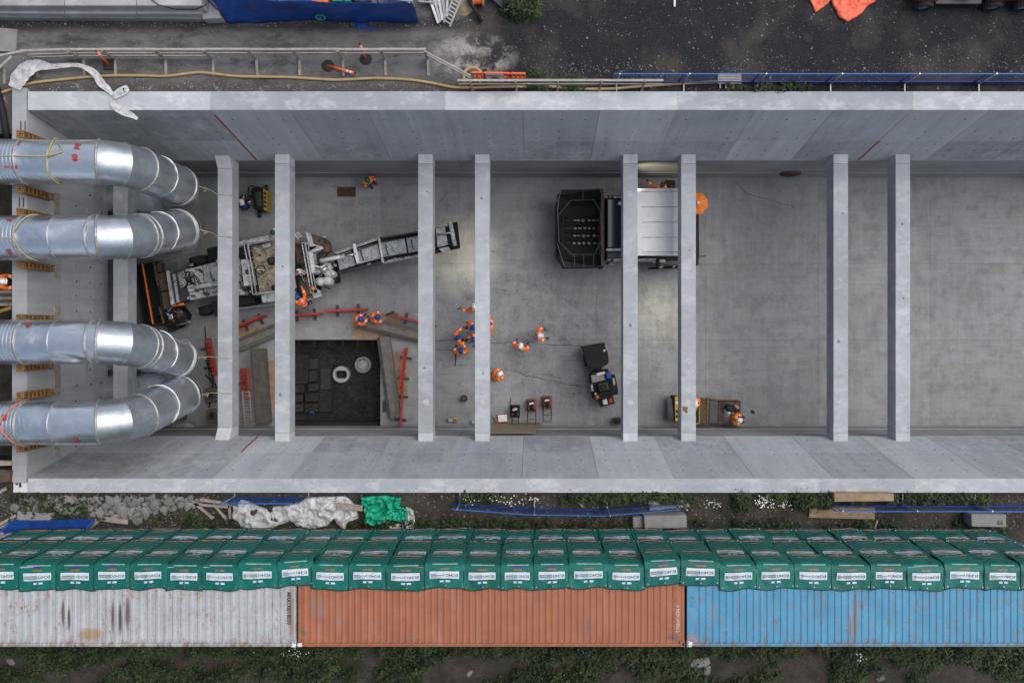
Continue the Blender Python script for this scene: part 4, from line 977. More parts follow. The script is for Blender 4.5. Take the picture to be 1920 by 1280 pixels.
# front half: cabinet, rails, tanks
part('rusty_cabinet',[(571,434),(604,445),(608,463),(580,463)],2.3,.8,'brown',.05); part('cabinet_lid',[(571,434),(582,437),(588,462),(580,463)],2.4,2.25,'mgrey'); part('dark_cabinet',[(588,442),(606,448),(609,468),(594,466)],2.1,.6,'dark',.05)
part('front_body',[(552,455),(580,458),(592,548),(560,556)],1.9,.7,'black'); part('catwalk',[(552,456),(566,456),(583,552),(566,556)],1.95,1.85,'brown')
rail([(566,455),(583,549)],1.9,2.8); rail([(572,455),(587,541)],1.9,2.85); rail([(566,455),(596,461)],1.9,2.8,'mwhite',1)
for a in ((552,440),(558,435)):
    tbar(W(a[0],a[1],G+2.2),W(a[0]+8,a[1]+9,G+2.2),.03).build('ladder_stile', M['mwhite'], t)
for k in range(3): tbar(W(553+3*k,440+3*k,G+2.2),W(559+3*k,435+3*k,G+2.2),.022).build('ladder_rung', M['mwhite'], t)
part('swing_frame',[(577,471),(585,469),(591,511),(584,513)],2.6,1.9,'mwhite'); part('swing_frame',[(583,468),(602,461),(606,466),(588,473)],2.55,2.0,'mwhite'); part('swing_frame',[(589,497),(602,499),(612,493),(613,496),(603,503),(590,500)],2.6,2.2,'mwhite')
MB().lathe(W(614,467,G+1.9),[(.22,0),(.22,.35),(.14,.5),(0,.55)],16).build('brown_cap', M['brown'], t, True)
part('grey_tank',[(590,502),(600,500),(602,512),(592,513)],2.2,1.4,'mgrey',.1)
MB().cyl(W(602,508,G+2.0),W(612,500,G+2.0),.22,16).build('silver_tank', M['steel'], t, True)
for a in ((617,501),(623,515),(618,528),(606,529)):
    MB().lathe(W(*a,G+1.4),[(.26,0),(.26,.55),(.2,.68),(0,.72)],14,1,.8).build('white_drum', M['mwhite'], t, True)
part('frame_base',[(585,500),(626,494),(632,528),(600,535)],1.6,.7,'black',.08); part('brown_cap_plate',[(590,522),(600,521),(601,530),(592,532)],1.9,1.5,'brown')
MB().lathe(W(587,541,G+2.9),[(.09,0),(.09,.12),(0,.17)],12).build('beacon', M['orange'], t, True)
part('front_plate',[(584,548),(598,543),(602,555),(588,560)],1.6,1.2,'mwhite'); part('step_tread',[(566,556),(580,552),(592,562),(571,568)],.9,.8,'timber_w')
for k in range(4): tbar(W(566+4.5*k,566-1*k,G+1.3),W(574+4.5*k,555-1*k,G+1.3),.022).build('ladder_rung', M['mwhite'], t)
tbar(W(563,567,G+1.3),W(586,560,G+1.3),.03).build('ladder_stile', M['mwhite'], t)
for k in range(16):
    a = (random.uniform(555,582),random.uniform(495,535)); hose([W(*a,G+2.0),W(a[0]+random.uniform(-8,8),a[1]+random.uniform(-8,8),G+2.15),W(a[0]+random.uniform(-14,14),a[1]+random.uniform(-10,10),G+2.0)],.02).build('control_hose', M[random.choice(['black','white','grey','black'])], t, True)
part('control_box',[(555,505),(562,503),(565,512),(557,514)],2.3,1.95,'white'); MB().lathe(W(559,510,G+2.3),[(.06,0),(.06,.06),(0,.08)],8).build('red_knob', M['redp'], t)
rc = random.Random(5)
for k in range(46):                       # valves, brackets, bolts and hoses crowding the machine
    zone = ((552,584,458,548,1.95),(586,628,470,530,1.75),(446,470,462,552,2.0),(346,408,500,556,1.9),(588,608,440,468,2.2))[k % 5]
    x_, y_ = rc.uniform(zone[0],zone[1]), rc.uniform(zone[2],zone[3])
    if zone[0] == 346: y_ = rc.choice((500,558))-(x_-346)*.18+rc.uniform(-2,2)
    a_, b_ = rc.uniform(1,3.2), rc.uniform(1,3); part('fitting',[(x_-a_,y_-b_*.8),(x_+a_,y_-b_),(x_+a_,y_+b_*.8),(x_-a_,y_+b_)],zone[4]+rc.uniform(.05,.3),zone[4]-.1,rc.choice(['black','dark','mwhite','steel','rust','black']),.01)
for k in range(30):
    zone = ((552,590,450,552,2.1),(588,630,465,532,1.9),(446,472,462,552,2.15),(330,408,505,560,1.95))[k % 4]
    x_, y_ = rc.uniform(zone[0],zone[1]), rc.uniform(zone[2],zone[3])
    hose([W(x_,y_,G+zone[4]),W(x_+rc.uniform(-9,9),y_+rc.uniform(-9,9),G+zone[4]+.15),W(x_+rc.uniform(-13,13),y_+rc.uniform(-13,13),G+zone[4]+.1),W(x_+rc.uniform(-18,18),y_+rc.uniform(-14,14),G+zone[4])],rc.uniform(.012,.024)).build('hydraulic_hose', M[rc.choice(['black','black','black','rust','grey'])], t, True)
# conveyor: sloping trough with cover panels
def ch(x): return 1.7+(x-627)/233*1.5
def crow(px, dz, th, name, mat, bev=.01):
    z1 = [G+ch(p[0])+dz for p in px]; z0 = [z-th for z in z1]
    return MB().pp(px, z1, z0).build(name, M[mat], t, False, bev)
crow([(622,476),(710,446),(795,432),(857,421),(862,464),(800,478),(717,493),(634,512)],-.25,.35,'conveyor_trough','black')
crow([(622,475),(710,445),(714,448),(625,479)],.0,.3,'side_plate','mgrey'); crow([(710,445),(800,431),(800,434),(711,448)],.0,.3,'side_plate','dark')
crow([(634,508),(717,489),(718,494),(635,513)],-.0,.35,'side_plate','dark'); crow([(717,489),(803,473),(804,478),(718,494)],-.0,.35,'side_plate','mgrey')
for px in ([(630,480),(659,470),(667,497),(637,507)],[(661,469.5),(707,455),(714,484),(669,496)],[(713,453),(758,445),(763,474),(719,482)],[(761,444.5),(806,437),(811,466),(766,474)]):
    crow(px,.02,.06,'cover_panel','mgrey',.02)
for a,b,c_ in (((678,469),(677,475),(682,487)),((724,458),(724,466),(728,478)),((771,449),(772,457),(775,467))):
    hose([W(*p,G+ch(p[0])+.08) for p in (a,b,c_)],.022).build('panel_handle', M['black'], t, True)
MB().tube([W(710,445,G+ch(710)+.18),W(718,492,G+ch(718)+.18)],.06,8).build('cross_tube', M['mwhite'], t, True)
for f in (.08,.95):
    MB().tube([W(633+f*4,479+f*30,G+ch(630)+.12),W(711,452+f*36,G+ch(711)+.12),W(806,434+f*36,G+ch(806)+.12)],.025,6).build('hose_run', M['black'], t, True)
crow([(661,457),(666,456),(674,492),(669,495),(664,478)],.32,.1,'ram_yoke','white',.02)
tbar(W(600,489,G+2.55),W(646,480,G+2.35),.10,12).build('lift_ram', M['mwhite'], t, True); tbar(W(646,480,G+2.35),W(667,476,G+2.3),.045,10).build('ram_rod', M['steel'], t, True)
for k in range(10):
    x = 640+k*16; crow([(x,505-(x-634)*.2),(x+7,503.5-(x-634)*.2),(x+7,506.5-(x-634)*.2),(x,508-(x-634)*.2)],.05,.2,'roller_bracket','dark' if k%3 else 'grey')
crow([(817,429),(834,426),(840,459),(820,464)],.03,.08,'cover_panel','mgrey',.02); crow([(822,466),(841,462),(845,470),(830,474)],-.02,.1,'discharge_flap','mgrey',.02)
crow([(834,425),(846,422),(853,459),(841,461)],-.1,.1,'belt','rubber'); MB().tube([W(844,417,G+ch(844)+.1),W(853,461,G+ch(853)+.1)],.10,10).build('head_roller', M['mwhite'], t, True)
crow([(839,419),(857,416),(862,462),(846,466)],-.3,.3,'head_guard','black'); MB().tube([W(818,440,G+ch(820)+.12),W(848,436,G+ch(846)+.2)],.035,6).build('belt_ram', M['grey'], t, True)
# ---- material feeder: black hopper, white roof
t = thing('asphalt_feeder', 'wide asphalt feeder with black hopper and large white ribbed roof between two struts', 'paving machine', W(1170,428,G))
part('hopper_floor',[(1052,372),(1126,372),(1126,486),(1052,486)],.7,.5,'black')
for px, h in (([(1044,366),(1056,355),(1130,354),(1128,378),(1070,379),(1050,400)],[2.2,2.2,2.2,1.4,1.4,1.6]),([(1050,462),(1072,482),(1128,481),(1131,502),(1055,504),(1044,486)],[1.6,1.4,1.4,2.2,2.2,2.2])):
    MB().pp(px,[G+k for k in h],[G+k-.12 for k in h]).build('hopper_wing', M['black'], t, False, .02)
MB().pp([(1042,380),(1050,378),(1052,480),(1043,482)],[G+1.9,G+1.3,G+1.3,G+1.9],G+.6).build('hopper_front', M['black'], t)
MB().pp([(1127,357),(1133,357),(1133,500),(1127,500)],G+2.2,G+.6).build('hopper_back', M['brown'], t)
def loop(pts, h, r, mat, name='rim_bar'):
    P = [W(*p,G+h) for p in pts]
    for a, b in zip(P, P[1:]): tbar(a,b,r).build(name, M[mat], t)
loop([(1046,405),(1070,376),(1113,374.5),(1126,398),(1127,452),(1115,477),(1073,477.5),(1048,455),(1046,405)],2.3,.022,'dark'); loop([(1052,357),(1125,354.5),(1126,362)],2.45,.03,'dark'); loop([(1052,357),(1047,375),(1045,405)],2.45,.03,'dark')
loop([(1045,458),(1058,500),(1131,499)],2.4,.022,'dark'); loop([(1093,355),(1093,375)],2.35,.02,'dark'); loop([(1094,478),(1095,502)],2.3,.02,'dark'); loop([(1113,478),(1113,501)],2.3,.02,'dark'); loop([(1077,478),(1077,501)],2.3,.02,'dark')
for y in (413,428,442,456):
    part('slat_conveyor',[(1060,y-4),(1127,y-4),(1127,y+4),(1060,y+4)],.78,.7,'black',.01)
    for k in range(6):
        x = 1074+k*9+random.uniform(-2,2); a = random.uniform(1.5,3.6); part('asphalt_lump',[(x,y-a),(x+6,y-a*.8),(x+7,y+a*.8),(x+1,y+a)],.95,.78,'timber',.05)
for y in (406,421,435,449): part('slat_rail',[(1060,y-1),(1127,y-1),(1127,y+1),(1060,y+1)],.9,.75,'black',.0)
part('chassis',[(1136,370),(1310,372),(1312,486),(1136,487)],1.6,.4,'black',.05)
part('dark_hood',[(1138,372),(1182,372),(1182,466),(1138,466)],2.4,1.5,'glass',.06); part('side_hood',[(1138,470),(1182,469),(1182,484),(1138,484)],2.1,1.4,'dark',.05)
part('hood_edge',[(1136,368),(1182,368),(1182,371),(1136,371)],2.3,1.4,'mwhite'); part('hood_edge',[(1137,466),(1182,465),(1182,469),(1137,470)],2.45,1.9,'mwhite'); part('hood_edge',[(1137,485),(1230,484),(1230,489),(1137,489)],2.0,1.3,'mwhite')
for c_ in ((1143,372),(1143,491)):
    for k in range(7):
        p = W(c_[0]+random.uniform(-6,6),c_[1]+random.uniform(-5,5),G+2.3); MB().lathe(p,[(.06,-.3),(.07,0),(0,.06)],7).build('coupling', M[random.choice(['black','grey','rust'])], t)
MB().lathe(W(1162,382,G+2.4),[(.09,0),(.09,.1),(0,.13)],10).build('lamp', M['white'], t, True)
part('white_roof',[(1183,353),(1293,353),(1293,479.5),(1183,479.5)],3.4,3.26,'white',.04)
for y in (359,388,416.5,445,472.5): part('roof_rib',[(1203,y-.7),(1290,y-.7),(1290,y+.7),(1203,y+.7)],3.425,3.38,'mgrey',.004)
part('roof_band',[(1262,354),(1270,354),(1270,479),(1262,479)],3.41,3.38,'wht_tape',.003)
for p in ((1190,360),(1190,472),(1286,360),(1286,472)): a = W(*p,G+3.3); tbar(a,Vector((a.x,a.y,G+1.6)),.04).build('roof_post', M['dark'], t)
part('operator_deck',[(1205,362),(1290,362),(1290,474),(1205,474)],1.9,1.6,'dark')
part('tool_rail',[(1215,501),(1275,499),(1276,503),(1216,505)],.8,.65,'black'); part('side_machinery',[(1230,484),(1278,482),(1279,498),(1234,498)],1.3,.5,'dark',.06); part('valve_box',[(1236,485),(1247,484),(1248,492),(1237,492)],1.55,1.2,'grey')
for k in range(8): p = W(random.uniform(1226,1274),random.uniform(486,502),G+1.2); MB().lathe(p,[(.05,-.3),(.08,0),(0,.05)],7).build('fitting', M[random.choice(['black','grey','black'])], t)
part('rear_bar',[(1304,396),(1310,396),(1310,497),(1305,497)],1.8,1.5,'black'); tbar(W(1306,482,G+1.6),W(1324,479.5,G+1.6),.03).build('tow_bar', M['brown'], t)
for xx in (1160,1285):
    for yy in (372,484): part('crawler_track',[(xx-22,yy-6),(xx+22,yy-6),(xx+22,yy+6),(xx-22,yy+6)],.8,.0,'rubber',.1)
# orange parasol beside it
t = thing('parasol', 'small orange parasol at the rear of the white-roofed machine', 'parasol', W(1309,380,G)); c = W(1309,380,G+3.6); m = MB()
rr = .50; vs = [c]+[c+Vector((rr*math.cos(R(22.5+45*k)),rr*math.sin(R(22.5+45*k)),-.22)) for k in range(8)]+[c+Vector((rr*.96*math.cos(R(45*k)),rr*.96*math.sin(R(45*k)),-.26)) for k in range(8)]
fs = []
for k in range(8): fs += [(0,9+k,1+k),(0,1+k,9+(k+1)%8)]
for f in fs:
    pass
m.add(vs, fs); cn = m.build('canopy', M['orange'], t); cn.modifiers.new('s','SOLIDIFY').thickness = .01
tbar(c,Vector((c.x,c.y,G+1.7)),.02).build('pole', M['grey'], t); MB().lathe(c,[(.07,-.02),(.07,.03),(0,.05)],10).build('finial', M['white'], t, True)
# ---- yellow generator with black roll frame and helper
t = thing('generator', 'yellow and black wheeled generator near the duct ropes', 'generator', W(487,375,G))
part('body',[(470,352),(494,352),(496,396),(476,392)],.75,.15,'black',.05); part('yellow_side',[(493,353),(501,357),(500,397),(494,394)],.8,.15,'yellow',.02); part('engine',[(477,360),(489,358),(490,388),(480,386)],.85,.7,'dark',.04)
for k in range(4): part('side_slot',[(494.5,360+k*8),(499.5,362+k*8),(499.5,366+k*8),(494.5,364+k*8)],.81,.79,'black',.0)
hose([W(467,386,G+1.0),W(466,356,G+1.05),W(470,349,G+1.05),W(478,350,G+1.05),(W(490,354,G+1.0))],.035).build('handle', M['black'], t, True)
wheel(W(487,402,G+.15),.16,.14,(1,0,0),t)
wheel(W(500,352,G+.15),.14,.1,(1,0,0),t)
t = thing('blue_canister', 'round blue canister with an orange cap left of the generator', 'canister', W(462,387,G)); MB().lathe(W(462,387,G),[(0,0),(.2,0),(.22,.1),(.22,.5),(.15,.6),(0,.62)],14).build('body', M['blue'], t, True); MB().lathe(W(466,381,G+.6),[(.07,-.1),(.07,.1),(0,.14)],10).build('cap', M['orange'], t, True); part('base_board',[(447,390),(470,388),(480,394),(450,399)],.06,.0,'mud',.0,t)
# ---- articulated black roller
t = thing('tandem_roller', 'black articulated roller standing beside the strut, seen in two halves', 'roller', W(1122,705,G))
part('front_hood',[(1090,650),(1134,642),(1140,682),(1122,692),(1104,692),(1099,681)],1.35,.45,'black',.06)
MB().cyl(W(1094,668,G+.5),W(1138,662,G+.5),.5,22).build('drum', M['black'], t, True)
for a,b in (((1092,653),(1094,664)),((1136,645),(1139,657))):
    part('scraper_bracket',[(a[0]-2,a[1]),(a[0]+2,a[1]),(b[0]+2,b[1]),(b[0]-2,b[1])],1.2,.9,'timber_w',.01)
MB().lathe(W(1133,657,G+1.36),[(.06,0),(.06,.05),(0,.08)],8).build('filler_cap', M['white'], t)
part('joint',[(1113,690),(1128,687),(1130,697),(1116,700)],.9,.4,'black',.03)
part('rear_body',[(1105,705),(1113,696),(1141,692),(1150,715),(1156,738),(1112,748)],1.1,.35,'black',.05)
part('engine_bay',[(1108,704),(1132,697),(1136,712),(1110,718)],1.2,1.0,'conc',.03); part('battery',[(1118,700),(1134,696),(1135,700),(1120,705)],1.35,1.1,'white',.02); part('blue_tank',[(1135,698),(1143,696),(1147,709),(1138,711)],1.4,1.0,'blue',.04)
MB().cyl(W(1108,728,G+.5),W(1155,720,G+.5),.5,22).build('drum', M['black'], t, True)
part('seat',[(1121,720),(1139,716),(1142,731),(1124,735)],1.5,1.1,'dark',.08); part('seat_back',[(1116,738),(1154,731),(1155,737),(1118,745)],1.6,.9,'black',.05)
part('seat_cushion',[(1125,722),(1137,720),(1139,729),(1127,731)],1.55,1.45,'rubber',.05)
for a in ((1109,727),(1150,715)): part('grab_frame',[(a[0]-2,a[1]-6),(a[0]+2,a[1]-7),(a[0]+4,a[1]+6),(a[0],a[1]+7)],1.5,1.4,'timber_w',.01)
MB().lathe(W(1119,744,G+1.5),[(.1,0),(.1,.12),(0,.18)],12).build('beacon', M['orange'], t, True); MB().lathe(W(1116.5,738,G+1.5),[(.05,0),(.05,.08),(0,.1)],8).build('lamp', M['white'], t)
part('tool_tray',[(1121,749),(1149,742),(1153,757),(1126,763)],.8,.5,'black',.02); part('tray_bag',[(1129,749),(1138,747),(1140,758),(1131,759)],.95,.8,'white',.05); part('tray_bag',[(1140,747),(1147,745),(1149,755),(1142,757)],.95,.8,'redp',.05)
# ---- three plate compactors
def compactor(px, py, body, lab, hl, ang=0):
    t = thing('plate_compactor', lab, 'compactor', W(px,py,G), 'plate compactors parked in a row')
    P = lambda x, y, z: W(px+x,py+y,G+z)
    def q(x0,x1,y0,y1,z1,z0,mat,nm,bev=.03): MB().prism([P(x0,y1,z1)[:2],P(x1,y1,z1)[:2],P(x1,y0,z1)[:2],P(x0,y0,z1)[:2]],G+z1,G+z0).build(nm, M[mat], t, False, bev)
    q(-9,9,-12,11,.22,.05,body,'base_plate'); q(-8,8,-9,9,.5,.22,body,'cowl',.06); q(-5,5,-9,2,.72,.5,'black','engine',.06); q(-7,7,3,9,.55,.4,'dark','deck'); q(-3,4,-6,-2,.8,.72,'steel','silencer',.02)
    MB().lathe(P(1,6,.55),[(.09,0),(.09,.12),(0,.16)],12).build('air_filter', M['black'], t, True)
    MB().lathe(P(-3,-3,.72),[(.05,0),(.05,.06),(0,.07)],8).build('fuel_cap', M['white'], t)
    pts = [P(-7,8,.35),P(-8,10+hl*.6,.8),P(-7,12+hl,.95),P(7,12+hl,.95),P(8,10+hl*.6,.8),P(7,8,.35)]
    if ang: pts = [P(-6,8,.35),P(-6,12+hl,.9),P(6,12+hl,.9),P(6,8,.35)]
    MB().tube(pts,.022,6).build('handle', M['black'], t, True); MB().tube([P(-7,10+hl*.6,.8),P(7,10+hl*.6,.8)],.016,6).build('handle_bar', M['black'], t)
compactor(966,771,'black','all-black plate compactor, leftmost of the three beside the tan board',13,1)
compactor(997,760,'rust','rusty red plate compactor, middle of the three',27)
compactor(1026,754,'rust','rusty red plate compactor, rightmost of the three',24)
M['rustred'] = plain('rust_red_paint',(.24,.06,.025),.6,0,.35,5,.5)
for o in bpy.data.objects:
    if o.parent and o.parent.name.startswith('plate_compactor') and o.data and o.data.materials and o.data.materials[0] == M['rust']: o.data.materials[0] = M['rustred']
# ---- yellow roller with rider
t = thing('yellow_roller', 'small yellow roller under the right strut by the south wall', 'roller', W(1320,770,G))
part('front_drum_guard',[(1261,743),(1270,742),(1270,790),(1265,791)],1.0,.2,'black',.04); part('front_frame',[(1265,744),(1276,742),(1276,789),(1266,790)],1.1,.5,'yellow',.02)
for y in (752,768,778): part('marking',[(1267,y),(1271,y),(1271,y+5),(1267,y+5)],1.105,1.09,'black' if y > 752 else 'white',.0)
MB().cyl(W(1268,746,G+.42),W(1268,787,G+.42),.42,20).build('drum', M['steel'], t, True)
part('body',[(1276,746),(1312,747),(1312,793),(1276,788)],.95,.3,'black',.04)
loop_ = [(1303,747),(1312,747),(1311,793),(1303,794)]
for a,b in zip(loop_,loop_[1:]): tbar(W(*a,G+1.3),W(*b,G+1.3),.028).build('yellow_rail', M['yellow'], t)
part('rear_floor',[(1312,747),(1328,748),(1328,795),(1311,794)],.75,.35,'brown',.02); part('rear_bar',[(1326,747),(1330,747),(1328,795),(1326,795)],.8,.4,'ochre',.02)
part('hatch',[(1330,749),(1347,751),(1346,794),(1329,794)],.85,.4,'dark',.03); part('rear_plate',[(1347,751),(1389,752),(1389,797),(1346,795)],.65,.3,'brown',.02)
MB().cyl(W(1365,752,G+.4),W(1365,794,G+.4),.38,18).build('drum', M['steel'], t, True)
part('edge_rail',[(1330,747),(1389,750.5),(1389,751.3),(1330,748.3)],.95,.6,'ochre',.01)
t2 = thing('backpack', 'black and pink backpack on the yellow roller beside the seated worker', 'backpack', W(1372,766,G+.65)); part('bag',[(1360,763),(1367,758),(1378,759),(1388,765),(1388,771),(1380,774),(1366,772)],1.15,.66,'black',.1,t2); part('pocket',[(1376,758.5),(1384,760),(1387,766),(1382,767)],1.18,1.1,'skin',.02,t2)
o = part('red_bottle',[(1377,754),(1383,753.5),(1383,757),(1377,757.5)],.75,.66,'redp',.02,None); o.parent = None; tag(o,'small red and white bottle on the corner of the yellow roller','bottle')
o = part('glove',[(1409,769),(1414,769),(1415,775),(1409,775)],.06,.0,'black',.02); o.parent = None; tag(o,'small dark scrap on the floor right of the yellow roller','scrap')
# ---- pit contents
def ring(px, py, ro, ri, z0, h, mat, lab, hexed=False):
    c = W(px,py,z0+h); m = MB(); n_ = 28
    pr = [(ro,z0-c.z),(ro,0-.03),(ro-.03,0),(ri+.03,0),(ri,-.03),(ri,z0-c.z)]
    if not hexed: m.lathe(c,pr,n_)
    else:
        b = 0
        for r,z in pr:
            for i in range(n_):
                a = 2*math.pi*i/n_; rr = r
                x, y = rr*math.cos(a), rr*math.sin(a)
                if r <= ri+.03: y = max(-ri*.68,min(ri*.68,y))
                m.v.append((c.x+x,c.y+y,c.z+z))
        for k in range(5):
            for i in range(n_): m.f.append((k*n_+i,k*n_+(i+1)%n_,(k+1)*n_+(i+1)%n_,(k+1)*n_+i)); m.mi.append(0)
    tag(m.build('concrete_ring', M['conc_lt'] if hexed else M['conc'],None,True,0,True), lab, 'ring', 'concrete rings in the pit')
ring(639,702,.42,.29,PZ,.35,'conc','pale concrete ring with a flattened opening, lower left of the two in the pit',True)
ring(680,684,.41,.30,PZ,.3,'conc','grey round concrete ring, upper right of the two in the pit')
m = MB().lathe(W(680,684,PZ+.05),[(0,.02),(.2,.03),(.3,0)],14); tag(m.build('ring_spoil', M['mgrey']),'grey spoil lying inside the upper right concrete ring','spoil')
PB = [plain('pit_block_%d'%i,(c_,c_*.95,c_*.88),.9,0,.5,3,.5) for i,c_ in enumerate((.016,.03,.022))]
blk = [('formwork panel',[(545,665),(580,665),(577,718),(545,722)],.25,'dark')]
for k,(px,h) in enumerate((([(540,663),(580,664),(577,719),(540,722)],.3),([(580,672),(596,672),(596,692),(580,692)],.22),([(579,695),(594,694),(594,715),(579,716)],.22),([(550,722),(570,720),(570,737),(550,738)],.35),([(577,720),(595,719),(596,732),(578,734)],.4),
                           ([(552,740),(568,740),(568,754),(552,754)],.3),([(571,737),(597,736),(597,753),(571,753)],.3),([(552,757),(568,757),(568,772),(552,773)],.3),([(571,757),(597,756),(597,772),(571,773)],.3),([(598,735),(622,735),(622,772),(598,773)],.18),([(600,690),(620,690),(620,730),(600,730)],.12))):
    t2 = thing('pit_block', ['dark formwork panel at the left side of the pit','small dark block at the top of the block row in the pit','dark block below the topmost one in the pit','grey block with rounded top at the left pit edge','pale slotted block right of the rounded one in the pit','left block of the upper slotted pair in the pit','right block of the upper slotted pair in the pit','left block of the lowest slotted pair in the pit','right block of the lowest slotted pair in the pit','broad low slab right of the slotted blocks in the pit','thin muddy slab between the blocks and the pale ring in the pit'][k], 'block', W(*px[0],PZ), 'blocks and panels in the pit')
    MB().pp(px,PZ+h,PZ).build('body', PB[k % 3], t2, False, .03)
    if k in (5,6,7,8,4):
        x0_ = min(p[0] for p in px); x1_ = max(p[0] for p in px); ym = (px[0][1]+px[2][1])/2; MB().pp([(x0_+5,ym-1.4),(x1_-8,ym-1.4),(x1_-8,ym+1.4),(x0_+5,ym+1.4)],PZ+h+.006,PZ+h-.02).build('slot', M['black'], t2)
for k in range(6):
    x = 561+k*27.5; o = tbar(W(x,636,FZ-.25),W(x,649,FZ-.25),.010).build('starter_bar', M['rust']); tag(o,ORD[k]+' short steel bar from the left along the north edge of the pit','bar','steel bars along the north pit edge')
for k in range(11):
    y = 669+k*11.4; o = tbar(W(714,y,FZ-.25),W(707,y,FZ-.25),.010).build('starter_bar', M['rust']); tag(o,ORD[k]+' short steel bar from the top along the east edge of the pit','bar','steel bars along the east pit edge')
o = MB().tube([W(585,776,PZ+.3)+Vector((.1*math.cos(a*.5),.1*math.sin(a*.5),0)) for a in range(7)],.02,6).build('blue_hose_end', M['blue_lt']); tag(o,'small blue hoop at the south edge of the pit','hoop')
m = MB()
for k in range(420):
    p = W(random.uniform(553,712),random.uniform(640,790),PZ); r = random.uniform(.006,.022); m.lathe(p,[(r,0),(r*.7,r),(0,r*1.3)],4)
tag(m.build('pit_grit', plain('pale_grit',(.10,.10,.10),.9,0,.6)),'pale grit and chips scattered over the pit floor','grit',kind='stuff')
# ---- heavy kerb beams, plywood sheets round the pit
def beam(px0, px1, w, h, lab, mat='timber_d', topw=.35):
    a, b = W(*px0,G+h), W(*px1,G+h); d = (b-a).normalized(); s = Vector((-d.y,d.x,0))
    t2 = thing('kerb_beam', lab, 'beam', (a.x,a.y,G+.02))
    pr = [(-w/2,0),(-w/2,h*.55),(-w*topw/2-.02,h),(w*topw/2,h),(w/2,h*.5),(w/2,0)]
    m = MB(); A = [Vector((a.x,a.y,G+.03))+s*p[0]+Vector((0,0,p[1])) for p in pr]; B = [Vector((b.x,b.y,G+.03))+s*p[0]+Vector((0,0,p[1])) for p in pr]
    N = len(pr); fs = [tuple(range(N)),tuple(range(2*N-1,N-1,-1))]+[(i,N+i,N+(i+1)%N,(i+1)%N) for i in range(N)]
    m.add(A+B,[tuple(reversed(f)) for f in fs]); m.build('body', M[mat], t2, False, .02)
    for f in (.05,.95): p = a.lerp(b,f); MB().bar(Vector((p.x,p.y,G+.015))-s*w*.5,Vector((p.x,p.y,G+.015))+s*w*.5,.1,.03).build('packing', M['timber_d'], t2)
kb = plain('grey_kerb_beam',(.17,.158,.145),.85,0,.25,3,.3,.2,12); M['kerb'] = kb
beam((717,632),(738,784),.62,.5,'long grey kerb beam lying along the right edge of the pit','kerb')
beam((668,602),(800,634),.62,.5,'long grey kerb beam in front of the two workers, above the pit','kerb')
beam((440,650),(530,612),.62,.5,'grey kerb beam lying diagonally between the two left struts','kerb')
beam((482,654),(492,794),.68,.5,'dark brown beam left of the pit, beside the silver ladder','timber_d',.8)
for k,(px,l) in enumerate((([(660,588),(752,588),(752,634),(660,636)],'brown plywood sheet under the two workers above the pit'),([(735,660),(762,660),(763,752),(733,752)],'tan plywood sheet beside the red barrier right of the pit'),([(447,613),(505,612),(505,640),(447,640)],'brown plywood sheet under the diagonal red barrier'),
                           ([(497,676),(530,676),(530,768),(497,768)],'tan plywood strip left of the pit beside the dark beam'),([(717,750),(724,750),(724,772),(717,773)],'small dark green board at the pit corner'))):
    tag(MB().pp(px,G+.022,G).build('plywood_sheet', M['ply'] if k < 4 else M['dark']), l, 'sheet')
tag(MB().pp([(714,640),(790,640),(790,796),(714,796)],G+.008,G+.001).build('pale_mat', plain('pale_board',(.26,.26,.265),.85,0,.2,2)), 'pale board on the floor right of the pit', 'board')
tag(MB().pp([(553,614),(658,612),(658,636),(553,637)],G+.009,G+.001).build('pale_mat', plain('pale_board_b',(.25,.25,.252),.85,0,.2,2)), 'pale board along the north edge of the pit', 'board')
# ---- red lattice barriers
def red_barrier(a, b, h, lab, feet=2, lean=0):
    A, B = W(*a,G), W(*b,G); d = (B-A).normalized(); s = Vector((-d.y,d.x,0)); L = (B-A).length
    t2 = thing('red_barrier', lab, 'barrier', A, 'red plastic barriers around the pit'); up = Vector((s.x*lean,s.y*lean,1)).normalized()
    f = MB()
    for zz, hh in ((.15,.09),(h,.09),(h*.55,.04)): f.bar(A+up*zz,B+up*zz,.045,hh,s)
    for k in range(10): q = A.lerp(B,(k+.3)/9.6); f.bar(q+up*.12,q+up*h,.05,.035,d)
    f.build('panel', M['redp'], t2)
    for k in range(feet):
        q = A.lerp(B,(k+.5)/feet); MB().bar(q-s*.28+Vector((0,0,.05)),q+s*.28+Vector((0,0,.05)),.12,.08).build('foot', M['dark'], t2)
red_barrier((447,616),(503,592),.9,'diagonal red barrier between the two left struts')
red_barrier((540,594),(608,588),.9,'red barrier just right of the second strut, above the pit')
red_barrier((614,584),(692,580),.9,'red barrier left of the two workers above the pit')
red_barrier((742,592),(820,612),.9,'red barrier right of the two workers, running under a strut')
red_barrier((764,652),(754,728),.9,'upper red barrier right of the pit'); red_barrier((756,722),(750,808),.95,'lower red barrier right of the pit',2,.15)
red_barrier((385,636),(397,706),.95,'red barrier near the duct mouths, left of the strut',2,.7)
red_barrier((450,690),(452,748),.95,'red barrier left of the dark beam, beside the silver ladder',1,.9)
ladder('silver_ladder', W(466,800,G+.12), W(461,733,G+.8), .34, 12, M['timber_w'], 'silver ladder leaning beside the dark beam near the south wall')
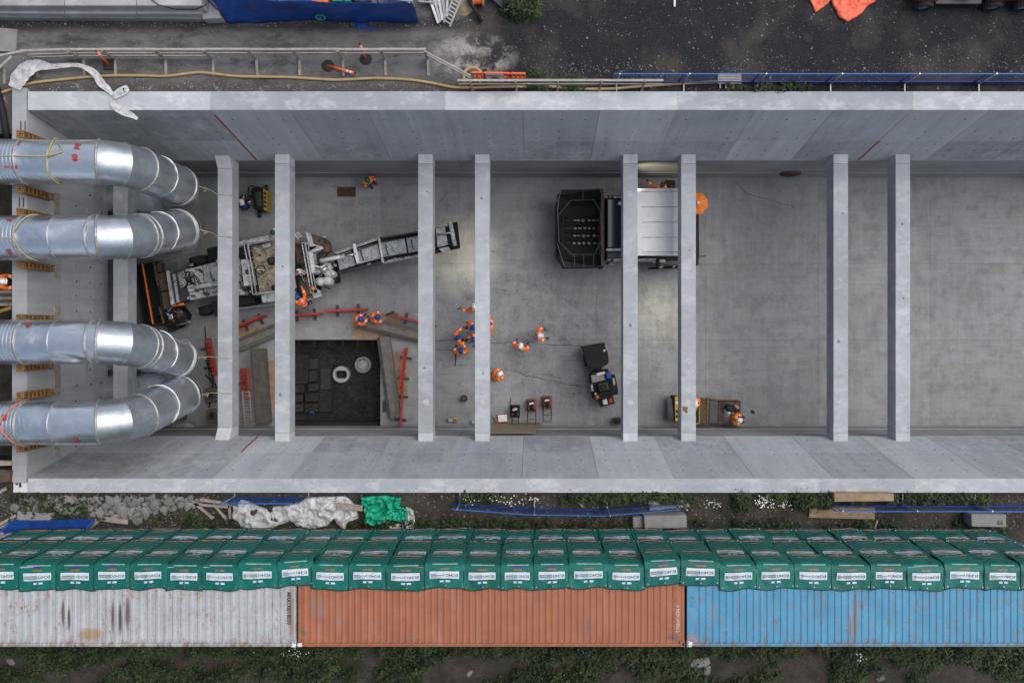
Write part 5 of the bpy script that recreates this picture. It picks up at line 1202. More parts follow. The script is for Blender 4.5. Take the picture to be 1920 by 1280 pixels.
# ---- loose things by the south wall and under the ducts
t = thing('bucket', 'small black bucket standing alone on the floor', 'bucket', W(871,746,G)); MB().lathe(W(871,746,G),[(0,.02),(.1,.02),(.15,.3),(.165,.3),(.12,0)],16).build('pail', M['black'], t, True); MB().lathe(W(871,746,G),[(0,.2),(.13,.2)],14).build('contents', M['dark'], t)
t = thing('tub', 'white tub with a red rim on the tan board', 'tub', W(942,785,G)); part('lid',[(933,778),(950,777),(951,790),(934,791)],.4,.34,'white',.03,t); part('rim',[(932,777),(951,776),(952,791),(933,792.5)],.36,.3,'redp',.02,t); part('body',[(934,779),(949,778),(950,789),(935,790)],.3,.02,'white',.03,t)
tb = MB(); xa, xb = W(919,0,G).x, W(1014,0,G).x
tb.add([(xa,-4.40,G),(xb,-4.40,G),(xb-.25,-4.50,G+3.35),(xb-.6,-4.505,G+3.5),(xa,-4.505,G+3.5)],[(0,1,2,3,4)]); tbo = tb.build('tan_board', M['ply']); tbo.modifiers.new('s','SOLIDIFY').thickness = .02
for o in [o for o in bpy.data.objects if o.name.startswith('tan_board')]: o.parent = None; o.data.materials[0] = plain('tan_sheet',(.27,.215,.15),.8,0,.1,2); tag(o,'long tan board leaning at the foot of the south wall','board')
o = MB().bar(W(924,777,G+.05),W(933,791,G+.3),.09,.03).build('timber_offcut', M['timber']); tag(o,'short timber offcut beside the white tub','offcut')
t = thing('survey_level', 'yellow and grey instrument on the floor right of the third strut', 'instrument', W(852,788,G)); part('yellow_body',[(850,783),(858,783),(858,791),(850,791)],.22,.02,'yellow',.02,t); part('grey_body',[(839,784),(850,783),(850,790),(840,791)],.16,.02,'grey',.02,t); MB().lathe(W(854,787,G+.22),[(.04,0),(.04,.04),(0,.05)],8).build('lens', M['black'], t)
o = part('grey_tin',[(884,788),(892,788),(892,795),(884,795)],.2,.0,'grey',.03); o.parent = None; tag(o,'small grey tin at the left edge of the fourth strut','tin')
t = thing('dark_box', 'dark box by the south wall left of the fifth strut', 'box', W(1158,788,G)); part('body',[(1151,784),(1166,783),(1166,796),(1152,796)],.5,.02,'dark',.06,t); part('lid',[(1153,786),(1164,785),(1164,793),(1154,793)],.56,.5,'black',.04,t)
for k in range(3):
    t2 = thing('dark_machine_block', ['upper dark pump block below the southernmost duct','lower dark pump block below the southernmost duct','dark crate under the return of the ducts'][k], 'pump', W(395+(k==2)*-60,(745,778,770)[k],G))
    x_, y_ = ((384,728),(386,768),(318,762))[k]
    part('body',[(x_,y_),(x_+24,y_),(x_+24,y_+26),(x_,y_+26)],.6,.02,'timber_d',.05,t2); part('motor',[(x_+6,y_+5),(x_+18,y_+5),(x_+18,y_+18),(x_+6,y_+18)],.8,.6,'dark',.06,t2); MB().lathe(W(x_+12,y_+11,G+.8),[(.12,0),(.1,.06),(0,.07)],10).build('cap', M['black'], t2)
for k in range(4):
    o = MB().tube(smooth([W(384,612+30*k,G+.04),W(392+6*k,700+10*k,G+.2),W(398,720+8*k,G+.3),W(392,745+6*k,G+.04)]),.025,6).build('black_cable', M['black'],None,True); tag(o,ORD[k]+' black cable trailing past the red barrier by the duct mouths','cable','cables by the duct mouths')
tag(MB().pp([(318,800),(352,790),(372,806),(330,815)],G+.5,G).build('rubble_block', M['conc'],None,False,.05),'broken concrete lump by the south wall under the ducts','rubble')

m = MB()
for k in range(1500):
    x = random.uniform(560,1900); y = random.uniform(340,795)
    if nz(x*.006,y*.009,3) < -.05 and random.random() < .8: continue
    p = W(x,y,FZ); r = abs(random.gauss(0,.010))+.005
    m.lathe(p,[(r,0),(r*.8,r*.5),(0,r*.8)],4,1,random.uniform(.4,1))
tag(m.build('floor_grit', plain('dark_grit',(.06,.06,.062),.9,0,.6)),'fine dark grit scattered over the trench floor','grit',kind='stuff')
# ================================================================== PEOPLE
def person(px, py, zf, face, hat, lab, pose='stand', jacket='jacket', tape='reflect', legs='trouser', hair=False, arms=None, bulk=1.1):
    """body: one skinned surface; px,py is where the head shows in the photo, zf the height of the feet, face = heading in degrees (0 = up the photo)"""
    J = {}
    sit = pose in ('sit','crouch'); lean = {'stand':.04,'lean':.28,'sit':.12,'crouch':.30,'walk':.08}[pose]
    hz = {'sit':.50,'crouch':.34}.get(pose,.94)
    def tors(h, x=0, y=0): return (x, y+lean*(h/.62), hz+h*math.cos(lean*.9))
    J['pelvis'] = (0,0,hz); J['spine'] = tors(.24); J['chest'] = tors(.46); J['neck'] = tors(.60,0,.01); J['head'] = tors(.73,0,.03); J['crown'] = tors(.83,0,.03); J['nose'] = tors(.71,0,.135)
    E = [('pelvis','spine'),('spine','chest'),('chest','neck'),('neck','head'),('head','crown'),('head','nose')]
    rad = {'pelvis':.165,'spine':.17,'chest':.185,'neck':.062,'head':.088,'crown':.06,'nose':.018}
    arms = arms or {'stand':('down','fwd'),'lean':('fwd','fwd'),'sit':('fwd','fwd'),'crouch':('fwd','fwd'),'walk':('down','down')}[pose]
    for s, n_ in ((-1,'l'),(1,'r')):
        k = arms[0 if s < 0 else 1]; sh = tors(.50,.20*s)
        J['sh'+n_] = sh; rad['sh'+n_] = .092
        e, w = {'down':((.27*s,-.03,-.27),(.27*s,.10,-.50)),'fwd':((.25*s,.08,-.24),(.16*s,.32,-.22)),'out':((.42*s,.02,-.16),(.64*s,.16,-.20)),'hip':((.38*s,-.02,-.2),(.30*s,.20,-.30)),
                'point':((.30*s,.22,-.10),(.28*s,.48,-.06)),'up':((.30*s,.16,-.05),(.18*s,.30,.14)),'tool':((.22*s,.14,-.26),(.05*s,.36,-.36))}[k]
        e = (e[0], sh[1]+e[1], sh[2]+e[2]); w = (w[0], sh[1]+w[1], sh[2]+w[2])
        J['el'+n_] = e; J['wr'+n_] = w; rad['el'+n_] = .074; rad['wr'+n_] = .055
        d = (Vector(w)-Vector(e)).normalized(); hand = Vector(w)+d*.08; J['ha'+n_] = tuple(hand); rad['ha'+n_] = .034
        side = d.cross(Vector((0,0,1))); side = side.normalized() if side.length > .1 else Vector((1,0,0)); dn = d.cross(side).normalized()
        for f in range(4):
            b = hand+side*(.024*(f-1.5)); m1 = b+d*.045+dn*.008; m2 = m1+d*(.03+.006*(1.5-abs(f-1.5)))+dn*.02
            J['f%d%s'%(f,n_)] = tuple(m1); J['g%d%s'%(f,n_)] = tuple(m2); rad['f%d%s'%(f,n_)] = .0095; rad['g%d%s'%(f,n_)] = .008; E += [('ha'+n_,'f%d%s'%(f,n_)),('f%d%s'%(f,n_),'g%d%s'%(f,n_))]
        th = Vector(w)+d*.035-side*s*.045; J['t0'+n_] = tuple(th); J['t1'+n_] = tuple(th+d*.04+dn*.015); rad['t0'+n_] = .012; rad['t1'+n_] = .01; E += [('wr'+n_,'t0'+n_),('t0'+n_,'t1'+n_)]
        E += [('chest','sh'+n_),('sh'+n_,'el'+n_),('el'+n_,'wr'+n_),('wr'+n_,'ha'+n_)]
        J['hi'+n_] = (.10*s,0,hz-.04); rad['hi'+n_] = .105
        st = {'walk':.22*s,'lean':.10*s}.get(pose,.03*s)
        if pose == 'sit': kn, an = (.14*s,.42,.50),(.14*s,.44,.10)
        elif pose == 'crouch': kn, an = (.17*s,.34,.46),(.15*s,.10,.10)
        else: kn, an = (.11*s,.05+st*.6,.50),(.12*s,-.02+st,.10)
        J['kn'+n_] = kn; J['an'+n_] = an; J['to'+n_] = (an[0]+.02*s,an[1]+.17,.045); rad['kn'+n_] = .072; rad['an'+n_] = .05; rad['to'+n_] = .042
        E += [('pelvis','hi'+n_),('hi'+n_,'kn'+n_),('kn'+n_,'an'+n_),('an'+n_,'to'+n_)]
    names = list(J); ix = {n_:i for i,n_ in enumerate(names)}
    me = bpy.data.meshes.new('skel'); me.from_pydata([J[n_] for n_ in names],[(ix[a],ix[b]) for a,b in E],[])
    ob = bpy.data.objects.new('skel', me); COL.objects.link(ob)
    ob.modifiers.new('skin','SKIN').use_smooth_shade = True
    sv = me.skin_vertices[0].data
    for i, n_ in enumerate(names):
        r = rad[n_]*(bulk if n_[:2] not in ('ne','he','cr','no') else 1); sv[i].radius = (r, r*(.78 if n_ in ('spine','chest') else 1)); sv[i].use_root = (n_ == 'pelvis')
    ob.modifiers.new('sub','SUBSURF').levels = 2
    bpy.context.view_layer.update()
    body = bpy.data.meshes.new_from_object(ob.evaluated_get(bpy.context.evaluated_depsgraph_get()))
    bpy.data.objects.remove(ob); bpy.data.meshes.remove(me)
    for m in (jacket, legs, 'skin', 'boot', tape): body.materials.append(M[m])
    segs = [(Vector(J[a]),Vector(J[b]),b) for a,b in E]; lz = Vector(tors(1))-Vector(tors(0)); lz.normalize(); pv = Vector(J['pelvis'])
    for p in body.polygons:
        c = p.center; best = None; bd = 9
        for a, b, nm in segs:
            ab = b-a; t = max(0,min(1,(c-a).dot(ab)/max(1e-6,ab.length_squared))); q = (c-(a+ab*t)).length
            if q < bd: bd, best = q, (nm, t)
        nm, t = best; mi = 0
        if nm in ('head','crown','nose'): mi = 2
        elif nm[:2] == 'ha' or nm[0] in 'fg' or nm[:2] in ('t0','t1'): mi = 3 if legs == 'trouser' and len(lab) % 2 else 2
        elif nm[:2] == 'to' or (nm[:2] == 'an' and t > .75): mi = 3
        elif nm[:2] in ('kn','an','hi'): mi = 4 if (nm[:2] == 'an' and .2 < t < .4) else 1
        else:
            h = (c-pv).dot(lz)
            if nm in ('spine','chest') or nm[:2] == 'sh':
                if .10 < h < .17 or (h > .30 and .09 < abs(c.x) < .13): mi = 4
            if nm[:2] == 'wr' and .35 < t < .6: mi = 4
        p.material_index = mi
    body.polygons.foreach_set('use_smooth',[True]*len(body.polygons))
    hd = Vector(J['crown']); rz = R(face)
    z_head = zf+hd.z; P = W(px,py,z_head); off = Matrix.Rotation(rz,3,'Z') @ Vector((hd.x,hd.y,0))
    T = thing('person', lab, 'person', (P.x-off.x,P.y-off.y,zf), rz=rz)
    bo = bpy.data.objects.new('body', body); COL.objects.link(bo); bo.parent = T
    def child(mb, nm, mt, smooth=True): o = mb.build(nm, M[mt], None, smooth); o.parent = T; return o
    h0 = Vector(J['head'])
    ey = MB()
    for s in (-1,1):
        e_ = MB(); e_.lathe(h0+Vector((.032*s,.082,.02)),[(.0,-.012),(.012,0),(0,.012)],8); child(e_,'eye','hat_d'); r_ = MB(); r_.lathe(h0+Vector((.09*s,0,0)),[(0,-.035),(.016,0),(0,.035)],8,1,1.6); child(r_,'ear','skin')
    if hair:
        m = MB(); m.lathe(hd-Vector((0,.005,.10)),[(.098,-.04),(.11,.03),(.10,.08),(.06,.125),(0,.14)],14,.95,1.12); child(m,'hair','hat_d')
    else:
        m = MB(); m.lathe(hd-Vector((0,.0,.075)),[(.135,0),(.136,.012),(.118,.02),(.116,.06),(.098,.11),(.055,.142),(0,.15)],18,.92,1.12); child(m,'helmet',hat)
        m = MB(); m.grid(6,2,lambda u,v:hd+Vector(((u-.5)*.2,.115+v*.05*math.sin(math.pi*(.15+.7*u)),-.07-.012*v))); child(m,'helmet_peak',hat)
        m = MB(); m.grid(2,8,lambda u,v:hd+Vector(((u-.5)*.03,.115*math.cos(math.pi*(.1+.8*v)),-.065+.152*math.sin(math.pi*(.1+.8*v))))); child(m,'helmet_ridge',hat)
    return T
G = FZ
person(688,337,G,215,'hat_g','worker in an orange vest and green helmet by the drain grate at the north wall','stand',tape='reflect_y',arms=('down','down'))
person(511,436,G,250,'hat_g','worker with green helmet and yellow-green sleeve beside the milling machine','stand',jacket='reflect_y',arms=('fwd','fwd'))
person(556,556,G+1.0,20,'hat_b','worker in orange leaning over the front of the milling machine','lean',arms=('fwd','point'))
person(676,598,G,-60,'hat_b','left one of two bending workers with blue helmets above the pit','lean',arms=('fwd','tool'),tape='reflect',bulk=1.05)
person(707,594,G,-75,'hat_b','right one of two bending workers with blue helmets above the pit','lean',arms=('fwd','fwd'),bulk=1.08)
person(889,575,G,20,'hat_w','worker in a white helmet stretching one arm to the left, next to the strut','stand',arms=('out','down'))
person(887,613,G,150,'hat_b','worker with blue helmet half under the strut, below the one stretching an arm','stand',arms=('out','hip'))
person(917,607,G,90,'hat_b','worker almost hidden by the strut, only an orange sleeve showing','stand',arms=('out','down'))
person(858,633,G,-60,'hat_b','blue-helmeted worker holding a tool, leftmost of the group by the strut','stand',arms=('point','hip'))
person(888,636,G,120,'hat_b','blue-helmeted worker half under the strut, lower right of the group','stand',arms=('hip','fwd'))
person(864,658,G,0,'hat_b','blue-helmeted worker at the bottom of the group with a pole','stand',arms=('hip','tool'))
person(1013,629,G,-90,'hat_w','worker in white helmet standing alone, right of the group','stand',arms=('hip','fwd'))
person(976,649,G,-20,'hat_w','worker in white helmet with both elbows out, left of the lone one','stand',arms=('hip','hip'))
person(937,701,G,-60,'hat_w','worker in white helmet and yellow-striped vest crouching below the group','crouch',tape='reflect_y',bulk=1.1)
person(1243,345,G+.2,-20,'hat_d','worker in orange squeezed between the white roof and the north wall','lean',arms=('out','fwd'),hair=True)
person(1387,788,G+.22,-95,'hat_w','worker in white helmet sitting on the back of the yellow roller','sit',tape='reflect_y',bulk=1.1)
person(1304,757,G+.5,180,'hat_w','rider of the yellow roller, almost hidden by the strut','sit')
person(452,378,G,200,'hat_w','dark clothed worker half hidden by the strut near the blue canister','lean',jacket='trouser')
person(3,527,-1.5,-90,'hat_w','worker in orange on the platform at the left edge','lean',tape='reflect',bulk=1.2)
# hand tools held by the group
o = MB().tube([W(854,655,G+1.1),W(854,686,G+.02)],.022,6).build('pole', M['black']); tag(o,'dark pole held by the worker at the bottom of the group','pole')
o = MB().tube([W(858,622,G+1.2),W(864,614,G+1.0)],.02,6).build('hand_tool', M['timber']); tag(o,'short tool held by the leftmost worker of the group','tool')
o = MB().tube([W(866,575,G+1.1),W(857,580,G+.9)],.02,6).build('hand_tool', M['brown']); tag(o,'short brown stick in the outstretched hand beside the strut','stick')
o = MB().tube([W(725,590,G+.9),W(738,585,G+.4)],.06,8).build('cut_off_saw', M['dark']); tag(o,'dark hand machine held by the right bending worker','saw')
t = thing('gas_bottle', 'grey metal bottle standing on the plywood beside the bending workers', 'bottle', W(743,590,G)); MB().lathe(W(743,590,G),[(0,0),(.1,0),(.11,.05),(.11,.45),(.04,.6),(.04,.66),(0,.67)],12).build('body', M['steel'], t, True); MB().lathe(W(743,590,G+.66),[(.03,0),(.03,.08),(0,.09)],8).build('valve', M['black'], t)
# ---- work lamps under two struts throw the warm pools seen on the floor and lower wall
def work_lamp(X, Y, z, aim, power, lab):
    t = thing('work_lamp', lab, 'lamp', (X,Y,z))
    MB().box(X-.12,X+.12,Y-.09,Y+.09,z+.05,z+.17).build('housing', M['black'], t, False, .02); MB().box(X-.02,X+.02,Y-.02,Y+.02,z+.17,z+.32).build('bracket', M['grey'], t)
    l = bpy.data.lights.new('work_lamp_light','SPOT'); l.energy = power; l.color = (1,.90,.62); l.spot_size = R(62); l.spot_blend = 1; l.shadow_soft_size = .12
    lo = bpy.data.objects.new('work_lamp_light', l); COL.objects.link(lo); lo.location = (X,Y,z+.02)
    d = (Vector(aim)-Vector((X,Y,z))).normalized(); lo.rotation_euler = d.to_track_quat('-Z','Y').to_euler(); setpar(lo, t)
work_lamp((904-NX)*sc_(-4.45),W(0,470,-5.6).y,-5.62,W(872,482,G),340,'small black work lamp under the strut right of the conveyor')
work_lamp((1182-NX)*sc_(-4.45),6.3,-5.62,W(1236,312,-7.0),240,'small black work lamp under the strut, aimed at the north wall')
work_lamp((1291-NX)*sc_(-4.45),W(0,560,-5.6).y,-5.62,W(1232,600,G),300,'small black work lamp under the strut at the right edge of the white roof')
# ================================================================== SOUTH SIDE: CONTAINERS
CZ = 5.2; CY0, CY1 = W(0,1212,CZ).y, W(0,1062,CZ).y
def cont_mat(name, col, rust, seed, scorch=(), vstreak=.5, edge=None):
    n = NT(name); X, Y, Z = n.xyz()
    f = n.noise(1.2,5,.65,n.mapping(loc=(seed,0,0))); c = n.mix(n.ramp(f,[(.3,0),(.7,1)]), mul(col,.84), mul(col,1.12))
    vs = n.noise(1,5,.7,n.mapping(scale=(5,.25,1),loc=(seed,1,0))); c = n.mix(n.ramp(vs,[(.5,0),(.75,vstreak)]), c, mul(col,.62))
    fd = n.noise(.9,5,.7,n.mapping(scale=(3,.5,1),loc=(seed,5,0))); c = n.mix(n.ramp(fd,[(.55,0),(.75,.35)]), c, tuple(.55*x+.2 for x in col))
    r1 = n.noise(2.6,8,.78,n.mapping(scale=(2.6,.8,1),loc=(0,seed,3)),.6); r2 = n.noise(7,6,.8,n.mapping(scale=(1,1.4,1),loc=(3,seed,1)))
    rm = n.math('MULTIPLY', n.ramp(r1,[(.62-rust*.13,0),(.70-rust*.1,1)]), n.ramp(r2,[(.42,0),(.58,1)])); c = n.mix(rm, c, n.mix(r2, (.16,.055,.02), (.30,.13,.05)))
    yb = n.math('ADD', Y, n.math('MULTIPLY', n.math('SUBTRACT',r2,.5), .5))
    em = n.ramp(n.math('SUBTRACT', yb, CY0), [(.02,.85 if rust > .4 else .5),(.22,0)]); em = n.math('MULTIPLY', em, n.ramp(r1,[(.4,0),(.58,1)])); c = n.mix(em, c, (.15,.065,.03))
    for sx, sy, wx, wy, sc in scorch:
        dx = n.math('DIVIDE', n.math('SUBTRACT', X, sx), wx); dy = n.math('DIVIDE', n.math('SUBTRACT', Y, sy), wy)
        q = n.math('ADD', n.math('MULTIPLY',dx,dx), n.math('MULTIPLY',dy,dy)); q = n.math('ADD', q, n.math('MULTIPLY', n.math('SUBTRACT', n.noise(6,5,.7,n.mapping(scale=(2,.4,1))), .5), .8))
        c = n.mix(n.ramp(q,[(.15,.92),(1,0)]), c, sc)
    n.bump(n.noise(18,4), .12, .01)
    return n.out(c, .5, 0, .4)
P5 = lambda x, y: W(x,y,CZ)
BK = (.05,.042,.04); PU = (.10,.075,.075)
cw = cont_mat('white_container_paint',(.365,.38,.39),.8,1.0,[(P5(117,0).x,P5(0,1150).y,.075,.5,PU),(P5(128,0).x,P5(0,1160).y,.06,.45,BK),(P5(210,0).x,P5(0,1155).y,.06,.6,PU),(P5(224,0).x,P5(0,1160).y,.07,.6,BK),(P5(238,0).x,P5(0,1150).y,.1,.6,PU),(P5(170,0).x,P5(0,1190).y,.5,.25,(.30,.20,.11)),(P5(545,0).x,P5(0,1150).y,.10,1.1,(.26,.16,.10))],.3)
co = cont_mat('orange_container_paint',(.31,.112,.058),.25,4.0,[(P5(589,0).x,P5(0,1135).y,.07,.5,(.17,.15,.15)),(P5(602,0).x,P5(0,1140).y,.05,.5,(.2,.17,.17)),(P5(1102,0).x,P5(0,1178).y,.05,.5,(.12,.12,.13)),(P5(570,0).x,P5(0,1187).y,.12,.08,(.13,.12,.11)),(P5(1262,0).x,P5(0,1195).y,.25,.12,(.13,.09,.08))],.25)
cb = cont_mat('blue_container_paint',(.062,.25,.40),.85,9.0,[(P5(1604,0).x,P5(0,1160).y,.10,.95,(.19,.14,.13)),(P5(1337,0).x,P5(0,1150).y,.06,.5,(.22,.2,.22)),(P5(1300,0).x,P5(0,1200).y,.3,.2,(.22,.19,.21)),(P5(1595,0).x,P5(0,1180).y,.06,.5,(.17,.12,.1))],.35)
spans = [(W(555,0,CZ).x-12.19, W(555,0,CZ).x, cw,'white'), (W(558.5,0,CZ).x, W(1284,0,CZ).x, co,'orange'), (W(1288,0,CZ).x, W(1288,0,CZ).x+12.19, cb,'blue')]
def container(x0, x1, z0, mt, lab, group, ridge, top=True):
    z1 = z0+2.59; t = thing('shipping_container', lab, 'container', ((x0+x1)/2,(CY0+CY1)/2,z0), group)
    m = MB(); pr = [(x0+.10,0)]; x = x0+.16; 
    while x < x1-.16-ridge: pr += [(x,0),(x+.03,.022),(x+ridge*.5-.03,.022),(x+ridge*.5,0)]; x += ridge
    pr.append((x1-.10,0)); b = 0
    for x, h in pr: m.v += [(x,CY0+.11,z1-.045+h),(x,CY1-.11,z1-.045+h)]
    for k in range(len(pr)-1): m.f.append((2*k,2*k+2,2*k+3,2*k+1)); m.mi.append(0)
    m.build('roof', mt, t)
    for ya, yb in ((CY0,CY0+.11),(CY1-.11,CY1)):
        MB().box(x0+.1,x1-.1,ya,yb,z1-.12,z1).build('roof_rail', mt, t, False, .02); MB().box(x0+.1,x1-.1,ya,yb,z0,z0+.16).build('floor_rail', mt, t, False, .02)
        s = MB(); x = x0+.1; 
        yo_ = (ya if ya == CY0 else yb); sg = 1 if ya == CY0 else -1; q = []
        while x < x1-.38: q += [(x,.02),(x+.07,.055),(x+.14,.055),(x+.21,.02)]; x += .28
        q.append((x1-.1,.02))
        for x, d in q: s.v += [(x,yo_+sg*d,z0+.16),(x,yo_+sg*d,z1-.12)]
        for k in range(len(q)-1): s.f.append((2*k,2*k+2,2*k+3,2*k+1)); s.mi.append(0)
        s.build('side_wall', mt, t)
    for xa, xb in ((x0,x0+.1),(x1-.1,x1)):
        MB().box(xa+.01,xb-.01,CY0+.17,CY1-.17,z0+.1,z1-.02).build('end_wall', mt, t)
        for ya, yb in ((CY0+.004,CY0+.17),(CY1-.17,CY1-.004)):
            MB().box(xa+.002,xb-.002,ya,yb,z0+.12,z1-.12).build('corner_post', mt, t)
            for za in (z0,z1-.118):
                MB().box(xa-(.0 if xa == x0 else .06),xb+(.06 if xa == x0 else 0),ya-.006,yb+.008,za,za+.122).build('corner_casting', M['mwhite'] if (mt is not co) else mt, t, False, .01)
        if True:
            for yc in (CY0+.08,CY1-.08): c = MB(); c.lathe(((xa+xb)/2,yc,z1+.004),[(0,.001),(.032,.001),(.034,0)],10,1,1.7); c.build('casting_hole', M['black'], t)
    return t
names_ = [('white container with dark scorch marks on its roof, left of the upper row','lower container under the white one, behind the blankets'),('orange-brown container in the middle of the upper row','lower container under the orange-brown one, behind the blankets'),('light blue rust-spotted container at the right of the upper row','lower container under the light blue one, behind the blankets')]
for k,(x0,x1,mt,nm) in enumerate(spans):
    t = container(x0,x1,CZ-2.59,mt,names_[k][0],'stacked shipping containers',(.262,.20,.213)[k])
    if k == 0:
        l = MB(); zt = CZ-.018; put_text(l,'MRKU0018050',.19,lambda u,v:Vector((W(541,0,CZ).x+v*1.0, W(0,1140,CZ).y-u, zt)),.006,.86)
        MB().box(W(533,0,CZ).x,W(549,0,CZ).x,W(0,1200,CZ).y,W(0,1080,CZ).y,CZ-.026,CZ-.02).build('number_strip', cw, t); l.build('lettering', M['dark'], t)
    if k == 1:
        l = MB(); zt = CZ-.016; MB().box(W(1266,0,CZ).x,W(1278,0,CZ).x,W(0,1200,CZ).y,W(0,1080,CZ).y,CZ-.026,CZ-.019).build('number_strip', co, t)
        put_text(l,'TTNU414244 4',.17,lambda u,v:Vector((W(1272,0,CZ).x-v, W(0,1160,CZ).y+u, zt)),.0,.78); l.build('lettering', plain('worn_white_letters',(.5,.45,.42),.7,0,.4,14), t)
    if k == 2:
        l = MB(); MB().box(W(1292,0,CZ).x,W(1304,0,CZ).x,W(0,1200,CZ).y,W(0,1080,CZ).y,CZ-.026,CZ-.019).build('number_strip', cb, t)
        put_text(l,'TEX',.22,lambda u,v:Vector((W(1300,0,CZ).x-v, W(0,1128,CZ).y+u, CZ-.016)),.0,1); l.build('lettering', plain('faded_blue_letters',(.04,.15,.33),.7,0,.3,14), t)
    container(x0,x1,.012,mt,names_[k][1],'stacked shipping containers',.3)
for x in (555,1286):
    g_ = MB(); g_.box(W(x,0,CZ).x+.005,W(x+3,0,CZ).x-.005,CY0+.1,CY1-.1,CZ-.6,CZ-.45); 
for k,(px,py) in enumerate(((551,1209),(562,1208),(1294,1206))):
    o = MB(); c = W(px,py,CZ+.02); o.box(c.x-.07,c.x+.07,c.y-.06,c.y+.06,CZ+.006,CZ+.05); tag(o.build('white_lashing', M['white'],None,False,.02), ['white lashing knot on the right front corner of the white container','white lashing knot on the left front corner of the orange container','white lashing knot on the left front corner of the blue container'][k], 'lashing')
# ================================================================== GREEN ACOUSTIC BLANKETS
def blanket_mat():
    n = NT('green_pvc'); f = n.noise(2.2,5,.6); c = n.mix(n.ramp(f,[(.3,0),(.7,1)]), (.002,.092,.072), (.004,.140,.110))
    d = n.noise(6,7,.75,n.mapping(loc=(3,2,7))); c = n.mix(n.ramp(d,[(.60,0),(.72,.7)]), c, (.17,.17,.15))
    c = n.mix(1, c, n.ramp(n.rand(),[(0,.82),(1,1.1)]), 'MULTIPLY'); n.bump(n.math('ADD', n.noise(3,3,.5,None,.4), n.math('MULTIPLY', n.noise(14,3),.25)), .35, .05); return n.out(c, .5, 0, .3)
M['pvc'] = blanket_mat(); M['bind'] = plain('black_binding',(.008,.012,.011),.6); M['lab'] = plain('white_label',(.52,.57,.62),.5,0,.08); M['peach'] = plain('peach_strip',(.46,.22,.155),.6,0,.3,12); M['greyline'] = plain('grey_line',(.30,.36,.34),.6,0,.3,9)
M['lg'] = plain('dark_green_print',(.01,.06,.05),.5); M['flag'] = plain('pale_blue_print',(.42,.55,.66),.5,0,.4,20); M['navy'] = plain('navy_print',(.03,.04,.22),.5); M['ribbon_o'] = plain('orange_print',(.26,.10,.04),.5,0,.5,16)
BW = 1.172; LEAN = .06
def face_pt(u, d, row):
    """u across (m, from the middle), d distance down the cover from its upper hem; returns position relative to the container edge"""
    out = .03+.045*(3-row)*0
    return None
